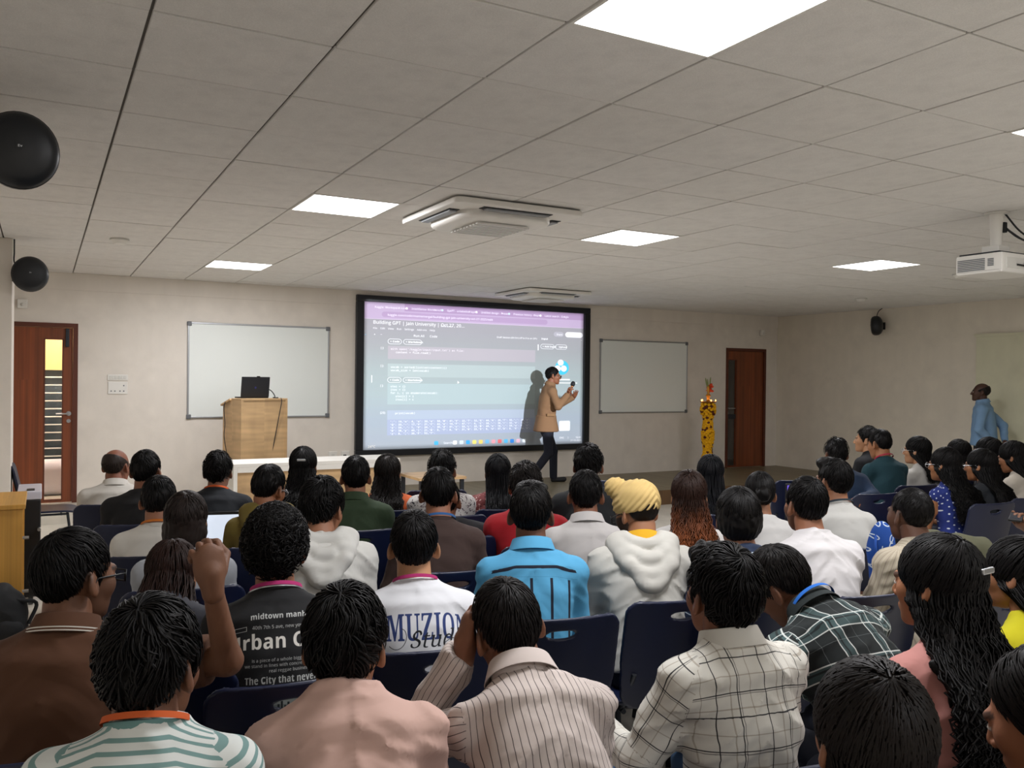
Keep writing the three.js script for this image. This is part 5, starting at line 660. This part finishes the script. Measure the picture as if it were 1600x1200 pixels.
  ['Q2', { lab: 'person in black with a pale face in profile, farthest back against the right wall', who: 'the black top farthest right', by: 0, hy: -28, hp: -2, hair: 'messy', col: '#15161a', skin: '#a87a58', lod: 2 }],
  ['Q3', { lab: 'person in a teal T-shirt with a red lanyard', who: 'the teal T-shirt', by: 14, hy: 4, hp: 12, hair: 'short', col: '#133c46', lanyard: '#a8203f', skin: '#94623f', lod: 2, b: 1.02 }],
  ['Q4', { lab: 'person with brown-black hair and glasses in a white top by the teal T-shirt', who: 'the white top by the teal T-shirt', male: false, by: 4, hy: -16, hp: 0, hair: 'long-wavy-14', col: '#cfccc6', glasses: 'wire', skin: '#a87a58', lod: 2 }],
  ['Q5', { lab: 'person in a royal blue polka-dot top with thick wavy hair', who: 'the polka-dot top', male: false, by: 10, hy: -6, hp: 2, hair: 'long-curls-26', map: dots, sleeve: 'none', skin: '#94623f', glasses: 'wire', lod: 1 }],
  ['Q6', { lab: 'person with smooth black hair between the polka dots and the standing man', who: 'the smooth black hair at the right', male: false, by: 8, hy: 6, hair: 'long-24', col: '#1c1a20', skin: MD, lod: 2 }],
  ['Q7', { lab: 'person with dark hair pinned up just below the standing man', who: 'the pinned-up dark hair', male: false, by: 4, hy: -10, hair: 'long-wavy-18', col: '#1e1c22', skin: '#94623f', lod: 2, clip: 1 }],
  ['Q8', { lab: 'person in a grey-black top with an orange strap and clear glasses', who: 'the orange strap', male: false, by: 4, hy: -12, hp: 4, hair: 'long-wavy-28', col: '#20242a', lanyard: '#c06a20', glasses: 'wire', skin: '#9a6744', lod: 1 }],
  ['Q10', { lab: 'person mostly outside the right edge, holding out a dark phone', who: 'the outstretched phone hand', by: -4, hy: -10, hair: 'short', col: '#d6d3cd', sleeve: 'long', skin: '#6b4630', lod: 1, arms: { L: { e: [4.2, 0.87, 0.66], w: [4.0, 0.945, 0.53], hand: 1.3, dir: [-0.8, 0.35, -0.4], palm: [0.1, 0.9, -0.3] } } }],
  ['Q9', { lab: 'person with long dark hair in an ivory top, last at the right edge', who: 'the ivory top', male: false, by: 2, hy: -14, hp: 14, hair: 'long-22', col: '#cfc6b8', skin: '#8f5f40', lod: 1 }],
];
for (const [id, s] of people) { const [x, z, top] = POS[id]; person({ ...s, x, z, top }); }

/* ---------- the speaker on the stage ---------- */
{
  const p = person({ lab: 'speaker in a tan blazer walking on the stage with a microphone', group: 'standing people', x: 6.13, z: -7.5, top: 1.855, y0: STAGE, stand: true, by: 104, hy: 112, hp: 4, lean: 3, curve: 6, neck: 8, b: 1.0, belly: 1.12, skin: '#8a573c', hair: 'short', hairCol: '#120f0f', col: '#94704f', garment: 'blazer', sleeve: 'long', collar: 1, collarCol: '#94704f', rib: '#e8e6e0', glasses: 'dark', lod: 1, pants: '#141724', wrinkle: 0.004, ease: 0.014,
    arms: { R: { e: [6.06, 1.29, -7.24], w: [6.27, 1.47, -7.3], hand: 1.9, dir: [0.3, 0.9, 0.0], palm: [0.8, -0.1, -0.7] }, L: { e: [6.3, 1.28, -7.66], w: [6.5, 1.43, -7.5], hand: 0.15, dir: [0.85, 0.5, 0.1], palm: [-0.3, 0.9, 0.2] } },
    legs: [{ k: [6.2, 0.64, -7.58], a: [6.2, 0.27, -7.57], t: [6.36, 0.225, -7.53] }, { k: [6.02, 0.62, -7.42], a: [5.78, 0.33, -7.44], t: [5.88, 0.23, -7.42] }],
    extra: (g, { S, spineAt, sts, toLocal }) => {
      const pk = spineAt(S, 0.3); part('pocket_flap', rbox(-0.004, 0.004, -0.02, 0.02, -0.06, 0.06, 0.003).translate(0.175, pk[1] - 0.05, -0.02), cloth('#9a7651'), g);
      const q = spineAt(S, 0); part('blazer_skirt', geo(solid([loft([[0, q[1] - 0.13, 0.0], [0, q[1] + 0.1, 0]], [[0, 0.186, 0.178], [1, 0.154, 0.141]])], 0.012, 0)), cloth('#94704f'), g);
    } });
  const m = thing('microphone', 'black handheld microphone held by the speaker', 'microphone', [6.3, 1.53, -7.28]); m.rotation.set(0.1, 0, -0.28);
  part('handle', new THREE.CylinderGeometry(0.017, 0.012, 0.19, 16).translate(0, -0.04, 0), M.black, m); part('grille', new THREE.SphereGeometry(0.034, 16, 12).scale(1, 1.2, 1).translate(0, 0.085, 0), std('#14171b', 0.7), m); part('collar_band', new THREE.CylinderGeometry(0.0195, 0.0195, 0.014, 16).translate(0, 0.048, 0), std('#c97a2a', 0.4), m);
  person({ lab: 'standing balding person in a sky blue shirt and navy lanyard by the right wall', group: 'standing people', x: 10.45, z: -3.86, top: 1.7, stand: true, by: -28, hy: -34, hp: -2, lean: 0, curve: 4, b: 1.26, belly: 1.2, skin: '#4a2e22', hair: 'bald', hairCol: '#191514', col: '#86abd2', collar: 1, sleeve: 'long', lanyard: '#1d3358', lod: 1, pants: '#23262e', wrinkle: 0.004,
    arms: { R: { e: [10.72, 1.13, -3.72], w: [10.6, 0.93, -3.62], hand: 0.6 }, L: { e: [10.2, 1.1, -3.72], w: [10.4, 0.92, -3.64], hand: 0.6 } },
    extra: (g, { S, nb, spineAt, sts }) => { const c = spineAt(S, 0.5); for (const k of [-1, 1]) part('lanyard_strap', tube([[nb[0] + k * 0.075, nb[1] + 0.0, nb[2] - 0.03], [k * 0.07, nb[1] - 0.06, nb[2] - 0.075], [k * 0.05, c[1] + 0.05, c[2] - 0.115], [k * 0.01, c[1] - 0.09, c[2] - 0.14]], 0.006, 16, 6), cloth('#1d3358'), g); } });
}
/* ---------- empty chairs ---------- */
chair(-0.24, -5.8, 90, 'empty navy chair turned sideways before the left door');
chair(3.89, -2.91, 20, 'empty navy chair in the front row behind the yellow turban');
chair(5.25, -2.35, 12, 'empty navy chair at the front of the right block, nearer the aisle');
chair(5.85, -2.3, 10, 'empty navy chair at the front of the right block, farther from the aisle');
chair(2.28, -2.95, 16, 'empty navy chair in the front row beyond the maroon floral top');
/* ---------- loose things ---------- */
{
  const l = thing('laptop', 'open laptop with a pale lit screen on the lap of the olive hoodie', 'laptop', [0.59, 0.66, -1.77], -rad(14));
  part('base', rbox(-0.16, 0.16, 0, 0.015, -0.22, 0, 0.004), M.darkSteel, l);
  const lid = new THREE.Group(); lid.name = 'lid'; l.add(lid); lid.position.set(0, 0.012, -0.22); lid.rotation.x = -0.25; part('lid_shell', rbox(-0.16, 0.16, 0, 0.23, -0.004, 0.003, 0.003), M.black, lid); part('screen', box(-0.15, 0.15, 0.012, 0.212, 0.003, 0.0045), std('#c9d3e2', 0.4, { emissive: '#c9d3e2', emissiveIntensity: 0.35 }), lid);
  const t = thing('tablet', 'tablet with a violet screen held up beside the plain white shirt', 'tablet', [2.76, 1.02, 0.1], -rad(40));
  part('case', rbox(-0.012, 0.1, 0, 0.17, -0.006, 0.004, 0.004), M.black, t); part('screen', box(-0.004, 0.094, 0.01, 0.162, 0.004, 0.006), std('#5a4ab0', 0.3, { emissive: '#5a4ab0', emissiveIntensity: 0.4 }), t);
  const ph = thing('phone', 'dark phone held out at the right edge above the navy chairs', 'phone', [3.9, 0.995, 0.49], rad(20)); ph.rotation.z = 0.4; part('case', rbox(-0.012, 0.06, 0, 0.012, -0.03, 0.03, 0.004), M.black, ph); part('screen', rbox(-0.008, 0.056, 0.012, 0.013, -0.026, 0.026, 0.0004, 1), std('#23262c', 0.2), ph);
  const bag = thing('backpack', 'black backpack lying on the floor by the yellow cabinet', 'bag', [-0.52, 0, -3.0]);
  part('bag_body', geo(solid([ell([0, 0.2, 0], [0.16, 0.2, 0.13]), kk(ell([-0.05, 0.3, 0.02], [0.11, 0.09, 0.1]), 0.05), kk(ell([0.02, 0.1, 0.06], [0.15, 0.1, 0.1]), 0.04)], 0.012, 0.04, (x, y, z, v) => Math.max(v - 0.012 * noise(x * 14, y * 12, z * 14), 0.004 - y))), std('#111316', 0.75), bag);
  part('strap', tube([[0.02, 0.33, 0.06], [0.12, 0.3, 0.06], [0.2, 0.27, 0.03], [0.16, 0.16, 0.08]], 0.012, 20, 6), std('#14161a', 0.8), bag); part('pocket', geo(solid([ell([0.04, 0.13, 0.1], [0.1, 0.08, 0.06])], 0.012, 0, (x, y, z, v) => v - 0.006 * noise(x * 20, y * 20, z * 20))), std('#16181c', 0.75), bag);
  // blue leaf-print cloth and the olive jacket among the chairs on the right
  const b = thing('cloth_bag', 'royal blue cloth bag with white leaf print beside the beige shirt', 'bag', [3.16, 0, 0.3], -rad(30));
  part('bag_cloth', (() => { const m = solid([ell([0, 0.86, 0], [0.065, 0.16, 0.05]), kk(ell([0.02, 0.66, 0.0], [0.075, 0.13, 0.06]), 0.05)], 0.01, 0.04, (x, y, z, v) => v - 0.008 * noise(x * 16, y * 10, z * 16)); const uv = []; for (let i = 0; i < m.pos.length; i += 3) uv.push(m.pos[i], m.pos[i + 1]); return geo({ ...m, uv }); })(), cloth('#ffffff', { map: leafPrint }), b);
  part('handle', tube([[-0.03, 0.97, 0.01], [-0.05, 0.9, 0.06], [-0.03, 0.82, 0.06], [0.0, 0.78, 0.055]], 0.007, 16, 6), cloth('#1a4fa8'), b);
  chair(3.16, 0.34, 12, 'navy plastic chair holding the leaf-print bag');
  const j = thing('jacket', 'olive jacket slung over the chair back beside the beige shirt', 'jacket', [3.61, 0, 0.15], -rad(12));
  part('jacket_cloth', geo(solid([ell([0, 0.84, 0.24], [0.24, 0.1, 0.06]), kk(ell([-0.13, 0.9, 0.22], [0.1, 0.06, 0.07]), 0.05), kk(ell([0.05, 0.72, 0.27], [0.2, 0.15, 0.035]), 0.05), kk(cap([0.18, 0.86, 0.24], [0.27, 0.62, 0.26], 0.05, 0.04), 0.04)], 0.011, 0.04, (x, y, z, v) => v - 0.012 * noise(x * 12, y * 10, z * 14))), cloth('#565640'), j);
  part('zip', tube([[-0.06, 0.92, 0.295], [-0.04, 0.82, 0.312], [-0.03, 0.68, 0.315]], 0.004, 16, 6), M.darkSteel, j);
  chair(3.61, 0.13, 12, 'navy plastic chair under the olive jacket');
}
renderer.render(scene, camera);
